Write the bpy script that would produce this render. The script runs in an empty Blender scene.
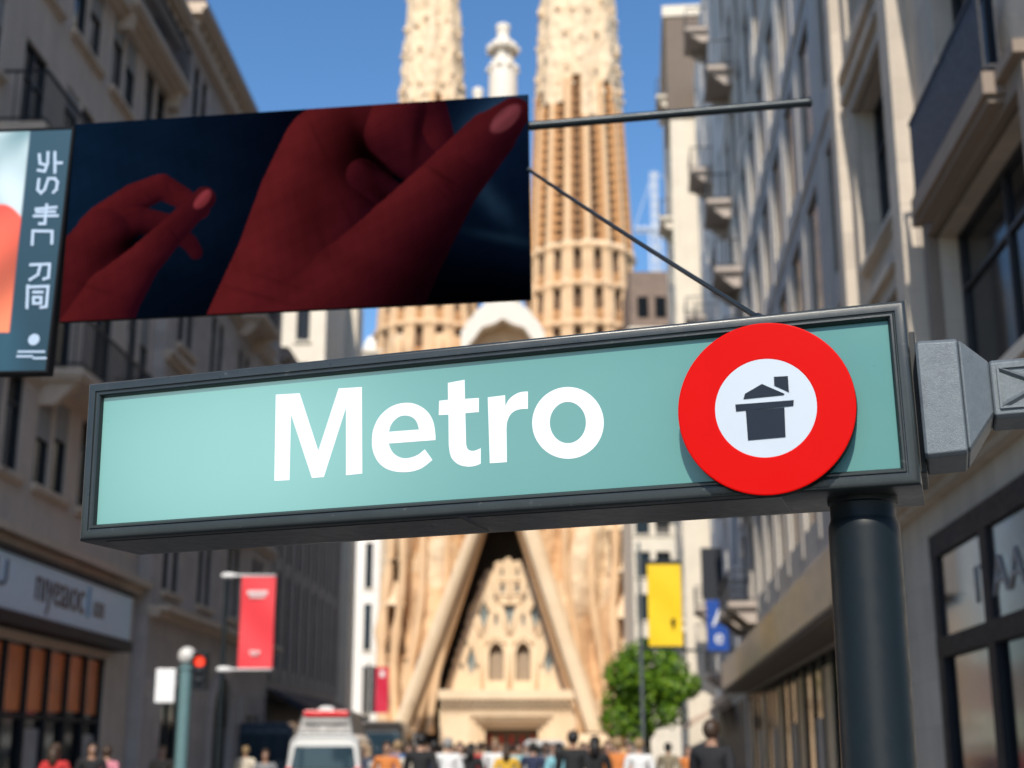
import bpy, bmesh, math, random
import numpy as np
from mathutils import Vector, Matrix, Euler, noise
from mathutils.geometry import tessellate_polygon
random.seed(7)
R = math.radians
scene = bpy.context.scene
COL = scene.collection
PI = math.pi

# ---------------------------------------------------------------- camera numbers
CZ = 1.45                                   # lens height above the street
PITCH = math.atan(371 / 1400)
FPX = 1400.0
cP, sP = math.cos(PITCH), math.sin(PITCH)
def ray(x, y):
    a = (x - 512) / FPX; b = (384 - y) / FPX
    return Vector((a, cP - sP * b, sP + cP * b))
def at(x, y, Y):                            # survey helper: a sighted direction at a street distance
    d = ray(x, y)
    return Vector((0, 0, CZ)) + d * (Y / d.y)
def zat(y, Y): return at(512, y, Y).z

# ---------------------------------------------------------------- materials
def mat(name, col, rough=.7, metal=0., var=.12, scale=6., bump=.0, bscale=40., bdist=.02, spec=.5, emit=None, estr=0., coat=0.,
        streak=0., grime=None, blocks=None):
    m = bpy.data.materials.new(name); m.use_nodes = True
    nt = m.node_tree; N = nt.nodes; L = nt.links
    b = N['Principled BSDF']
    b.inputs['Roughness'].default_value = rough; b.inputs['Metallic'].default_value = metal
    b.inputs['Specular IOR Level'].default_value = spec; b.inputs['Coat Weight'].default_value = coat
    tc = N.new('ShaderNodeTexCoord')
    col = tuple(col) + (1,)
    def mul(src, fac_sock, lo, hi):
        mr = N.new('ShaderNodeMapRange'); mr.inputs['To Min'].default_value = lo; mr.inputs['To Max'].default_value = hi
        L.new(fac_sock, mr.inputs['Value'])
        mx = N.new('ShaderNodeMix'); mx.data_type = 'RGBA'; mx.blend_type = 'MULTIPLY'; mx.inputs['Factor'].default_value = 1
        L.new(src, mx.inputs['A'])
        cb = N.new('ShaderNodeCombineColor')
        for k in range(3): L.new(mr.outputs[0], cb.inputs[k])
        L.new(cb.outputs[0], mx.inputs['B'])
        return mx.outputs['Result']
    rgb = N.new('ShaderNodeRGB'); rgb.outputs[0].default_value = col
    out = rgb.outputs[0]
    if blocks:
        bw, bh, seam = blocks
        mp = N.new('ShaderNodeMapping'); mp.inputs['Rotation'].default_value = (PI / 2, 0, 0)
        L.new(tc.outputs['Object'], mp.inputs['Vector'])
        br = N.new('ShaderNodeTexBrick'); br.inputs['Scale'].default_value = 1
        br.inputs['Brick Width'].default_value = bw; br.inputs['Row Height'].default_value = bh
        br.inputs['Mortar Size'].default_value = .012; br.inputs['Mortar Smooth'].default_value = .3
        br.inputs['Color1'].default_value = (1, 1, 1, 1); br.inputs['Color2'].default_value = (.82, .82, .82, 1)
        br.inputs['Mortar'].default_value = (seam, seam, seam, 1)
        L.new(mp.outputs[0], br.inputs['Vector'])
        mx = N.new('ShaderNodeMix'); mx.data_type = 'RGBA'; mx.blend_type = 'MULTIPLY'; mx.inputs['Factor'].default_value = 1
        L.new(out, mx.inputs['A']); L.new(br.outputs['Color'], mx.inputs['B']); out = mx.outputs['Result']
    if var:
        nz = N.new('ShaderNodeTexNoise'); nz.inputs['Scale'].default_value = scale; nz.inputs['Detail'].default_value = 6
        nz.inputs['Roughness'].default_value = .62
        L.new(tc.outputs['Object'], nz.inputs['Vector'])
        out = mul(out, nz.outputs[0], 1 - 2 * var, 1 + 2 * var)
    if streak:
        mp = N.new('ShaderNodeMapping'); mp.inputs['Scale'].default_value = (2.2, 2.2, .12)
        L.new(tc.outputs['Object'], mp.inputs['Vector'])
        n2 = N.new('ShaderNodeTexNoise'); n2.inputs['Scale'].default_value = 1.3; n2.inputs['Detail'].default_value = 5
        L.new(mp.outputs[0], n2.inputs['Vector'])
        out = mul(out, n2.outputs[0], 1 - 2 * streak, 1 + 2 * streak)
    if grime:
        gs, gcol, lo, hi = grime
        n3 = N.new('ShaderNodeTexNoise'); n3.inputs['Scale'].default_value = gs; n3.inputs['Detail'].default_value = 9
        n3.inputs['Roughness'].default_value = .7
        L.new(tc.outputs['Object'], n3.inputs['Vector'])
        mr = N.new('ShaderNodeMapRange'); mr.inputs['From Min'].default_value = lo; mr.inputs['From Max'].default_value = hi
        L.new(n3.outputs[0], mr.inputs['Value'])
        mx = N.new('ShaderNodeMix'); mx.data_type = 'RGBA'
        L.new(mr.outputs[0], mx.inputs['Factor']); L.new(out, mx.inputs['A'])
        mx.inputs['B'].default_value = tuple(gcol) + (1,); out = mx.outputs['Result']
    L.new(out, b.inputs['Base Color'])
    if bump:
        n4 = N.new('ShaderNodeTexNoise'); n4.inputs['Scale'].default_value = bscale; n4.inputs['Detail'].default_value = 5
        L.new(tc.outputs['Object'], n4.inputs['Vector'])
        bp = N.new('ShaderNodeBump'); bp.inputs['Strength'].default_value = bump; bp.inputs['Distance'].default_value = bdist
        L.new(n4.outputs[0], bp.inputs['Height']); L.new(bp.outputs[0], b.inputs['Normal'])
    if rough < .6 and rough > .08:
        n5 = N.new('ShaderNodeTexNoise'); n5.inputs['Scale'].default_value = scale * 2.3; n5.inputs['Detail'].default_value = 7
        L.new(tc.outputs['Object'], n5.inputs['Vector'])
        mr = N.new('ShaderNodeMapRange'); mr.inputs['To Min'].default_value = rough * .7; mr.inputs['To Max'].default_value = min(1, rough * 1.4)
        L.new(n5.outputs[0], mr.inputs['Value']); L.new(mr.outputs[0], b.inputs['Roughness'])
    if emit:
        b.inputs['Emission Color'].default_value = tuple(emit) + (1,); b.inputs['Emission Strength'].default_value = estr
    return m
def vcol_mat(name, rough=.45, spec=.4):      # printed picture: colours stored on the sheet itself
    m = bpy.data.materials.new(name); m.use_nodes = True
    nt = m.node_tree; b = nt.nodes['Principled BSDF']
    a = nt.nodes.new('ShaderNodeVertexColor'); a.layer_name = 'ink'
    nt.links.new(a.outputs[0], b.inputs['Base Color'])
    b.inputs['Roughness'].default_value = rough; b.inputs['Specular IOR Level'].default_value = spec
    return m

# ---------------------------------------------------------------- mesh builder
class MB:
    def __init__(s): s.v = []; s.f = []; s.m = []
    def add(s, vs, fs, mi=0):
        o = len(s.v); s.v += [tuple(v) for v in vs]
        for f in fs: s.f.append([i + o for i in f]); s.m.append(mi)
        return s
    def quad(s, a, b, c, d, mi=0): return s.add([a, b, c, d], [(0, 1, 2, 3)], mi)
    def box(s, x0, x1, y0, y1, z0, z1, mi=0):
        vs = [(x, y, z) for z in (z0, z1) for y in (y0, y1) for x in (x0, x1)]
        return s.add(vs, [(0, 2, 3, 1), (4, 5, 7, 6), (0, 1, 5, 4), (2, 6, 7, 3), (0, 4, 6, 2), (1, 3, 7, 5)], mi)
    def hexa(s, bot, top, mi=0):             # two 4-point loops
        return s.add(list(bot) + list(top), [(3, 2, 1, 0), (4, 5, 6, 7), (0, 1, 5, 4), (1, 2, 6, 5), (2, 3, 7, 6), (3, 0, 4, 7)], mi)
    def loops(s, loops, cap0=True, cap1=True, mi=0, closed=True):
        n = len(loops[0]); vs = [p for l in loops for p in l]; fs = []
        for i in range(len(loops) - 1):
            for j in range(n if closed else n - 1):
                k = (j + 1) % n
                fs.append((i * n + j, i * n + k, (i + 1) * n + k, (i + 1) * n + j))
        if cap0: fs.append(tuple(range(n - 1, -1, -1)))
        if cap1: fs.append(tuple((len(loops) - 1) * n + j for j in range(n)))
        return s.add(vs, fs, mi)
    def tube(s, p0, p1, r0, r1=None, n=12, mi=0):
        r1 = r0 if r1 is None else r1
        p0 = Vector(p0); p1 = Vector(p1); d = (p1 - p0).normalized()
        a = d.orthogonal().normalized(); b = d.cross(a)
        def ring(p, r): return [p + (a * math.cos(2 * PI * i / n) + b * math.sin(2 * PI * i / n)) * r for i in range(n)]
        return s.loops([ring(p0, r0), ring(p1, r1)], mi=mi)
    def path(s, pts, rs, n=8, mi=0):
        pts = [Vector(p) for p in pts]; L = []
        a = None
        for i, p in enumerate(pts):
            d = (pts[min(i + 1, len(pts) - 1)] - pts[max(i - 1, 0)]).normalized()
            a = d.orthogonal().normalized() if a is None else (a - d * a.dot(d)).normalized()
            b = d.cross(a)
            L.append([p + (a * math.cos(2 * PI * k / n) + b * math.sin(2 * PI * k / n)) * rs[i] for k in range(n)])
        return s.loops(L, mi=mi)
    def lathe(s, prof, c=(0, 0, 0), n=24, axis='z', mi=0):
        L = []
        for r, h in prof:
            ring = []
            for i in range(n):
                a = 2 * PI * i / n; u, w = r * math.cos(a), r * math.sin(a)
                ring.append((c[0] + u, c[1] + w, c[2] + h) if axis == 'z' else (c[0] + u, c[1] + h, c[2] + w) if axis == 'y' else (c[0] + h, c[1] + u, c[2] + w))
            L.append(ring)
        return s.loops(L, mi=mi)
    def ball(s, c, r, seg=10, rings=6, sc=(1, 1, 1), mi=0):
        L = []
        for j in range(1, rings):
            t = PI * j / rings
            L.append([(c[0] + r * sc[0] * math.sin(t) * math.cos(2 * PI * i / seg), c[1] + r * sc[1] * math.sin(t) * math.sin(2 * PI * i / seg),
                       c[2] - r * sc[2] * math.cos(t)) for i in range(seg)])
        return s.loops(L, mi=mi)
    def flat(s, loops, fn, d0, d1, mi=0, sides=True):   # outline with holes, given thickness; fn(a, b, depth) -> point
        pl = [[Vector((a, b, 0)) for a, b in l] for l in loops]
        tri = tessellate_polygon(pl)
        pts = [p for l in loops for p in l]; n = len(pts)
        fs = [tuple(t) for t in tri] + [tuple(i + n for i in t) for t in tri]
        o = 0
        if sides:
            for l in loops:
                k = len(l)
                fs += [(o + i, o + (i + 1) % k, n + o + (i + 1) % k, n + o + i) for i in range(k)]
                o += k
        return s.add([fn(a, b, d0) for a, b in pts] + [fn(a, b, d1) for a, b in pts], fs, mi)
    def xf(s, M): s.v = [tuple(M @ Vector(v)) for v in s.v]; return s
    def mesh(s, name, mats, smooth=False, fix=True, angle=None):
        me = bpy.data.meshes.new(name); me.from_pydata(s.v, [], s.f)
        for m in (mats if isinstance(mats, (list, tuple)) else [mats]): me.materials.append(m)
        me.polygons.foreach_set('material_index', s.m)
        if fix:
            bm = bmesh.new(); bm.from_mesh(me); bmesh.ops.recalc_face_normals(bm, faces=bm.faces); bm.to_mesh(me); bm.free()
        if smooth: me.polygons.foreach_set('use_smooth', [True] * len(me.polygons))
        if angle is not None:
            me.polygons.foreach_set('use_smooth', [True] * len(me.polygons))
            bm = bmesh.new(); bm.from_mesh(me)
            for e in bm.edges:
                if len(e.link_faces) == 2 and e.calc_face_angle(0) > R(angle): e.smooth = False
            bm.to_mesh(me); bm.free()
        return me
    def build(s, name, mats, parent=None, smooth=False, T=None, bevel=0, fix=True, angle=None, label=None, seg=2):
        if T is not None: s.xf(T)
        o = bpy.data.objects.new(name, s.mesh(name, mats, smooth, fix, angle)); COL.objects.link(o)
        if parent: o.parent = parent
        if bevel:
            b = o.modifiers.new('bevel', 'BEVEL'); b.width = bevel; b.segments = seg; b.limit_method = 'ANGLE'; b.angle_limit = R(35)
        if label: o['label'] = label
        return o
def put(name, me, parent=None, loc=(0, 0, 0)):
    o = bpy.data.objects.new(name, me); COL.objects.link(o); o.parent = parent; o.location = loc; return o
def empty(name, loc=(0, 0, 0), rz=0.):
    o = bpy.data.objects.new(name, None); COL.objects.link(o); o.location = loc; o.rotation_euler = (0, 0, rz); o.empty_display_size = .2
    return o
def tag(o, label, cat, group=None, kind=None):
    if label: o['label'] = label
    if cat: o['category'] = cat
    if group: o['group'] = group
    if kind: o['kind'] = kind
    return o
def structure(o): o['kind'] = 'structure'; return o
def dup(root, parent=None):
    c = root.copy(); COL.objects.link(c); c.parent = parent
    for ch in list(root.children): dup(ch, c)
    return c
def text_mesh(txt, size, extrude, name='lettering', space=1.0, offset=0.):
    cu = bpy.data.curves.new(name, 'FONT'); cu.body = txt; cu.size = size; cu.extrude = extrude; cu.offset = offset; cu.space_character = space
    o = bpy.data.objects.new(name, cu); COL.objects.link(o)
    dg = bpy.context.evaluated_depsgraph_get()
    me = bpy.data.meshes.new_from_object(o.evaluated_get(dg))
    COL.objects.unlink(o); bpy.data.objects.remove(o)
    return me
def text_obj(txt, size, extrude, m, parent, T, name='lettering', space=1.0, offset=0.):
    me = text_mesh(txt, size, extrude, name, space, offset); me.transform(T)
    me.materials.clear(); me.materials.append(m)
    o = bpy.data.objects.new(name, me); COL.objects.link(o); o.parent = parent; return o

# ---------------------------------------------------------------- world, sun, camera
SUN_EL, SUN_AZ = R(42), R(188)              # azimuth clockwise from +Y: behind the viewer, a little to the left
w = bpy.data.worlds.new('World'); scene.world = w; w.use_nodes = True
nt = w.node_tree; bg = nt.nodes['Background']
sky = nt.nodes.new('ShaderNodeTexSky'); sky.sky_type = 'NISHITA'; sky.sun_disc = False
sky.sun_elevation = SUN_EL; sky.sun_rotation = SUN_AZ; sky.air_density = 1.0; sky.dust_density = .4; sky.ozone_density = 3.0
hs = nt.nodes.new('ShaderNodeHueSaturation'); hs.inputs['Saturation'].default_value = 1.18; nt.links.new(sky.outputs[0], hs.inputs['Color']); nt.links.new(hs.outputs[0], bg.inputs['Color']); bg.inputs['Strength'].default_value = .175
sl = bpy.data.lights.new('sun', 'SUN'); sl.energy = 4.7; sl.angle = R(.5); sl.color = (1, .93, .82)
so = bpy.data.objects.new('sun', sl); COL.objects.link(so)
to_sun = Vector((math.sin(SUN_AZ) * math.cos(SUN_EL), math.cos(SUN_AZ) * math.cos(SUN_EL), math.sin(SUN_EL)))
so.rotation_euler = to_sun.to_track_quat('Z', 'Y').to_euler(); so.location = (0, -20, 40)
cd = bpy.data.cameras.new('camera'); cam = bpy.data.objects.new('camera', cd); COL.objects.link(cam); scene.camera = cam
cam.location = (0, 0, CZ); cam.rotation_euler = (PI / 2 + PITCH, 0, 0)
cd.sensor_width = 36; cd.lens = FPX * 36 / 1024; cd.clip_start = .05; cd.clip_end = 6000
cd.dof.use_dof = True; cd.dof.focus_distance = 3.2; cd.dof.aperture_fstop = 2.9; cd.dof.aperture_blades = 0
scene.view_settings.view_transform = 'Standard'; scene.view_settings.look = 'None'
scene.view_settings.exposure = 0; scene.view_settings.gamma = 1
scene.cycles.use_denoising = True
scene.cycles.max_bounces = 6; scene.cycles.diffuse_bounces = 3; scene.cycles.glossy_bounces = 3
scene.cycles.caustics_reflective = False; scene.cycles.caustics_refractive = False
scene.cycles.sample_clamp_indirect = 8

# ---------------------------------------------------------------- palette
M = {}
M['frame'] = mat('weathered_grey_green_paint', (.028, .034, .034), .30, 0, .14, 14, .25, 420, .0008, grime=(34, (.20, .21, .20), .62, .80), spec=.5)
M['frame_in'] = mat('dark_frame_rebate', (.012, .014, .015), .5, 0, .1)
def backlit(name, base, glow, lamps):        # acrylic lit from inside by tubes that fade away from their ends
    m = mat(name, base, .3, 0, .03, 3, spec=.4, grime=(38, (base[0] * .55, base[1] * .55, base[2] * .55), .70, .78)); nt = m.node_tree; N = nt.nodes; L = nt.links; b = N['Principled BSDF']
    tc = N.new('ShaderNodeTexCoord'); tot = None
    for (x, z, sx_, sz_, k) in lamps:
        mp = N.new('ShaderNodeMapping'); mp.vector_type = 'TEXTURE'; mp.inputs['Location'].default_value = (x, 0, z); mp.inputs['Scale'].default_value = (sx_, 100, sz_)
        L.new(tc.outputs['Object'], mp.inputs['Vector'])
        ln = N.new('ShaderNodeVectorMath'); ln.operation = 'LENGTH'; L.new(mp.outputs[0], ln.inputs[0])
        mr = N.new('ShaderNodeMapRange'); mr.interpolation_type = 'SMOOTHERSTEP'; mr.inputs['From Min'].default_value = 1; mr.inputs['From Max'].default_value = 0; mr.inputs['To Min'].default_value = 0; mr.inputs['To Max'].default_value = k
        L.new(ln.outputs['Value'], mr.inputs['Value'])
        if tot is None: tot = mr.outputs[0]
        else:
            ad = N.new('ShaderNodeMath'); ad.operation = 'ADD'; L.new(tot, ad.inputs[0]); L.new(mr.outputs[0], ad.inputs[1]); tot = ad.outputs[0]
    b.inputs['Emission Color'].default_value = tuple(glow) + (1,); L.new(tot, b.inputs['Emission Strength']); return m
M['teal'] = None
M['white_vinyl'] = mat('white_vinyl', (.80, .81, .81), .5, var=.01)
M['red_enamel'] = mat('red_enamel', (.60, .0022, .001), .45, var=.02, spec=.08)
M['white_enamel'] = mat('white_enamel', (.52, .57, .62), .4, var=.03)
M['ink_blue'] = mat('dark_slate_vinyl', (.014, .022, .035), .6, var=.05, spec=.15)
M['black'] = mat('black_edge', (.008, .008, .009), .6, var=.05, spec=.1)
M['pole'] = mat('dark_green_black_paint', (.005, .009, .011), .42, 0, .10, 12, .08, 300, .0006, spec=.28, grime=(40, (.03, .04, .042), .70, .80))
M['cast'] = mat('sand_cast_grey_metal', (.145, .165, .175), .5, .45, .10, 60, .5, 620, .0022, grime=(7, (.06, .07, .076), .50, .75))
M['cast_dark'] = mat('dark_cast_metal', (.05, .055, .06), .45, .4, .12, 30, .3, 190)
M['rod'] = mat('blackened_steel', (.018, .026, .03), .35, .3, .1)
M['stone_l'] = mat('taupe_render', (.72, .585, .485), .85, 0, .10, 1.3, .25, 14, streak=.08)
M['stone_l2'] = mat('grey_mauve_stone', (.64, .55, .50), .85, 0, .10, 1.0, .3, 10, streak=.08, blocks=(1.1, .45, .8))
M['stone_l3'] = mat('dark_brown_stone', (.46, .385, .33), .85, 0, .10, 1.2, .2, 10, streak=.08)
M['trim_l'] = mat('buff_stone_trim', (.70, .55, .42), .8, 0, .10, 2.5, .3, 14, streak=.06)
M['stone_r1'] = mat('beige_ashlar', (.62, .53, .43), .85, 0, .09, 1.6, .35, 18, streak=.09, blocks=(1.3, .6, .82))
M['stone_r2'] = mat('blue_grey_stone', (.60, .54, .47), .85, 0, .09, 1.2, .25, 12, streak=.09)
M['stone_r3'] = mat('pale_grey_stone', (.66, .62, .57), .85, 0, .09, 1.2, .25, 12, streak=.09)
M['cream'] = mat('cream_render', (.70, .62, .50), .85, 0, .07, 1.2, .2, 12, streak=.06)
M['white_wall'] = mat('white_render', (.80, .76, .70), .85, 0, .05, 1.2, .2, 12, streak=.05)
M['brown_wall'] = mat('brown_brick', (.25, .18, .14), .9, 0, .12, 2, .3, 12, blocks=(.5, .2, .7))
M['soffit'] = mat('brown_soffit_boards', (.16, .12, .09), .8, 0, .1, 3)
M['win_frame'] = mat('dark_window_paint', (.035, .035, .04), .4)
M['win_frame_w'] = mat('pale_window_paint', (.36, .34, .32), .5)
M['glass'] = mat('dark_window_glass', (.008, .011, .014), .10, 0, .05, 2, spec=.22)
M['glass_b'] = mat('blue_window_glass', (.016, .030, .042), .10, 0, .05, 2, spec=.3)
M['curtain'] = mat('net_curtain_behind_glass', (.13, .12, .11), .15, 0, .15, 3, streak=.2)
M['iron'] = mat('wrought_iron', (.022, .024, .03), .5, .2, .1)
M['shop_dark'] = mat('dark_shopfront_paint', (.014, .017, .022), .55, 0, .1, spec=.2)
M['shop_blue'] = mat('pale_blue_fascia', (.60, .78, .90), .4, 0, .05, 1.2)
M['awning'] = mat('dark_blue_awning', (.02, .03, .05), .8)
M['fascia_r'] = mat('warm_grey_metal_fascia', (.36, .32, .29), .38, .25, .08, 1.5, grime=(.5, (.42, .34, .24), .5, .65))
M['orange'] = mat('orange_window_poster', (.95, .28, .09), .5, 0, .25, 1.4)
M['yellow_poster'] = mat('mustard_poster', (.55, .34, .03), .5, 0, .15, 2)
M['display'] = mat('painted_window_light', (.75, .60, .40), .5, 0, .2, 1.5)  # cream colour standing in for warm light in the shop windows
M['display_g'] = mat('grey_window_display', (.42, .41, .40), .5, 0, .3, 1.5)
M['sandstone'] = mat('honey_sandstone', (.71, .475, .275), .9, 0, .10, .45, .3, 2.5, streak=.05, grime=(.12, (.66, .42, .23), .42, .75))
M['sandstone_p'] = mat('pale_new_sandstone', (.77, .59, .395), .9, 0, .08, .6, .3, 3, grime=(.22, (.64, .45, .27), .46, .78))
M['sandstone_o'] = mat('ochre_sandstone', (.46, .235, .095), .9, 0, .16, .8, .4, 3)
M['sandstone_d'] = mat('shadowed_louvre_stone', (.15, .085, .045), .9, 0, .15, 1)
M['marble'] = mat('white_marble', (.72, .65, .55), .6, 0, .08, 1, .3, 4)
M['portal_dark'] = mat('shade_dark_stone', (.20, .15, .11), .95, 0, .2, .6)  # stone darkened in colour to carry the shade of the porch
M['lead_glass'] = mat('leaded_glass', (.20, .23, .22), .4, 0, .35, 2.5)
M['leaf'] = None
M['bark'] = mat('bark', (.07, .05, .035), .9, 0, .2, 8, .5, 20)
M['asphalt'] = mat('asphalt', (.05, .05, .052), .9, 0, .12, 3, .4, 60)
M['paving'] = mat('paving_stone', (.26, .25, .235), .85, 0, .1, 2, .2, 30, blocks=None)
M['kerb'] = mat('granite_kerb', (.30, .29, .28), .8, 0, .1, 8)
M['line'] = mat('road_paint', (.75, .75, .72), .7, 0, .08, 8)
M['earth'] = mat('dusty_ground', (.16, .14, .11), .95, 0, .15, .2)
M['yellow'] = mat('yellow_banner_cloth', (.88, .58, .002), .6, 0, .05, 2, .1, 6)
M['red_banner'] = mat('red_banner_cloth', (.80, .045, .06), .6, 0, .05, 2, .1, 6)
M['crimson'] = mat('crimson_banner_cloth', (.60, .01, .05), .6, 0, .06, 2)
M['navy'] = mat('black_navy_cloth', (.010, .014, .022), .6, 0, .06, 2)
M['blue_sign'] = mat('cobalt_sign', (.012, .07, .34), .4, 0, .05, 2)
M['white_paint'] = mat('white_paint', (.80, .80, .80), .4, 0, .04, 4)
M['teal_pole'] = mat('teal_lamp_post_paint', (.12, .21, .22), .4, 0, .08, 6)
M['globe'] = mat('opal_glass_globe', (.62, .60, .57), .25, 0, .05, 4)
M['red_lens'] = mat('red_signal_lens', (.6, .03, .02), .3, 0, .03, 4, emit=(1, .07, .03), estr=1.2)
M['tyre'] = mat('tyre_rubber', (.02, .02, .02), .8)
M['rim'] = mat('wheel_rim', (.45, .45, .46), .3, .8)
M['van_white'] = mat('white_van_paint', (.78, .79, .79), .25, 0, .03, 3, coat=.5)
M['van_grey'] = mat('grey_roof_panel', (.10, .10, .105), .4, 0, .06, 3)
M['van_blue'] = mat('dusk_blue_van_paint', (.035, .075, .12), .25, 0, .04, 3, coat=.5)
M['van_taupe'] = mat('taupe_van_paint', (.045, .04, .038), .3, 0, .04, 3, coat=.4)
M['car_glass'] = mat('tinted_car_glass', (.022, .045, .065), .06, 0, .03, 3, spec=.6)
M['red_plastic'] = mat('red_lamp_plastic', (.70, .02, .03), .25, 0, .03, 5)
M['plate'] = mat('number_plate_white', (.7, .7, .68), .5)
M['crane'] = mat('hazed_crane_paint', (.62, .66, .72), .7)  # white crane paint with the distance haze mixed into its colour

# ================================================================ METRO SIGN
def rot(yaw, roll, tilt): return Matrix.Rotation(yaw, 4, 'Z') @ Matrix.Rotation(tilt, 4, 'X') @ Matrix.Rotation(roll, 4, 'Y')
SIGN = Matrix.Translation((-.1132, 3.1, 2.3171 - .15)) @ rot(-.2963, -.0153, .0088)
SW, SH = 1.978, .3967
foot = SIGN @ Vector((.862, .14, -SH / 2))
sign = empty('metro_sign', (foot.x, foot.y, 0))
tag(sign, 'long teal METRO sign with red house roundel, framed in grey on a dark round pole', 'metro sign')
TS = Matrix.Translation((-foot.x, -foot.y, 0)) @ SIGN
def rect(d, y, W=SW, H=SH): return [(-W / 2 + d, y, -H / 2 + d), (W / 2 - d, y, -H / 2 + d), (W / 2 - d, y, H / 2 - d), (-W / 2 + d, y, H / 2 - d)]
mb = MB()
prof = [(.010, .292), (.003, .288), (0, .278), (0, .012), (.0015, .006), (.006, .0012), (.010, 0), (.023, 0), (.0245, .004), (.027, .0045), (.029, .001), (.033, .0005), (.036, .004)]
mb.loops([rect(d, y) for d, y in prof], cap0=True, cap1=False, mi=0)
mb.loops([rect(d, y) for d, y in [(.036, .004), (.0385, .010), (.0395, .026)]], cap0=False, cap1=False, mi=1)
frame = mb.build('sign_frame', [M['frame'], M['frame_in']], sign, T=TS, angle=50)
mb = MB()
mb.box(SW / 2 - .02, SW / 2 + .013, .055, .27, -.165, .142)
mb.build('end_plate', M['frame_in'], sign, T=TS, bevel=.003)
mb = MB()                                   # service hatch and screw heads under the box
mb.box(-.93, -.02, .03, .25, -SH / 2 - .002, -SH / 2 + .002)
mb.box(.0, .70, .03, .25, -SH / 2 - .002, -SH / 2 + .002)
mb.build('underside_hatch', M['frame'], frame, T=TS, bevel=.001)
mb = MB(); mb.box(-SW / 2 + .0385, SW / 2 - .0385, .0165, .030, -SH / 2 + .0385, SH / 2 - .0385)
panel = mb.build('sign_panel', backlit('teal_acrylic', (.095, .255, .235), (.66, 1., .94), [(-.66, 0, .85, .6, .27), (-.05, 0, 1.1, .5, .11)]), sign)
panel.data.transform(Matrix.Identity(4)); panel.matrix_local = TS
LET = {}
LET['M'] = [[(-477.1,126.1),(-414.1,123.7),(-363.1,-20.1),(-313.7,126.4),(-254.0,124.5),(-250.8,-82.8),(-291.8,-84.2),(-294.0,77.2),(-347.7,-84.1),(-378.0,-84.6),(-435.7,73.6),(-435.6,-85.3),(-475.1,-84.3)]]
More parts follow.
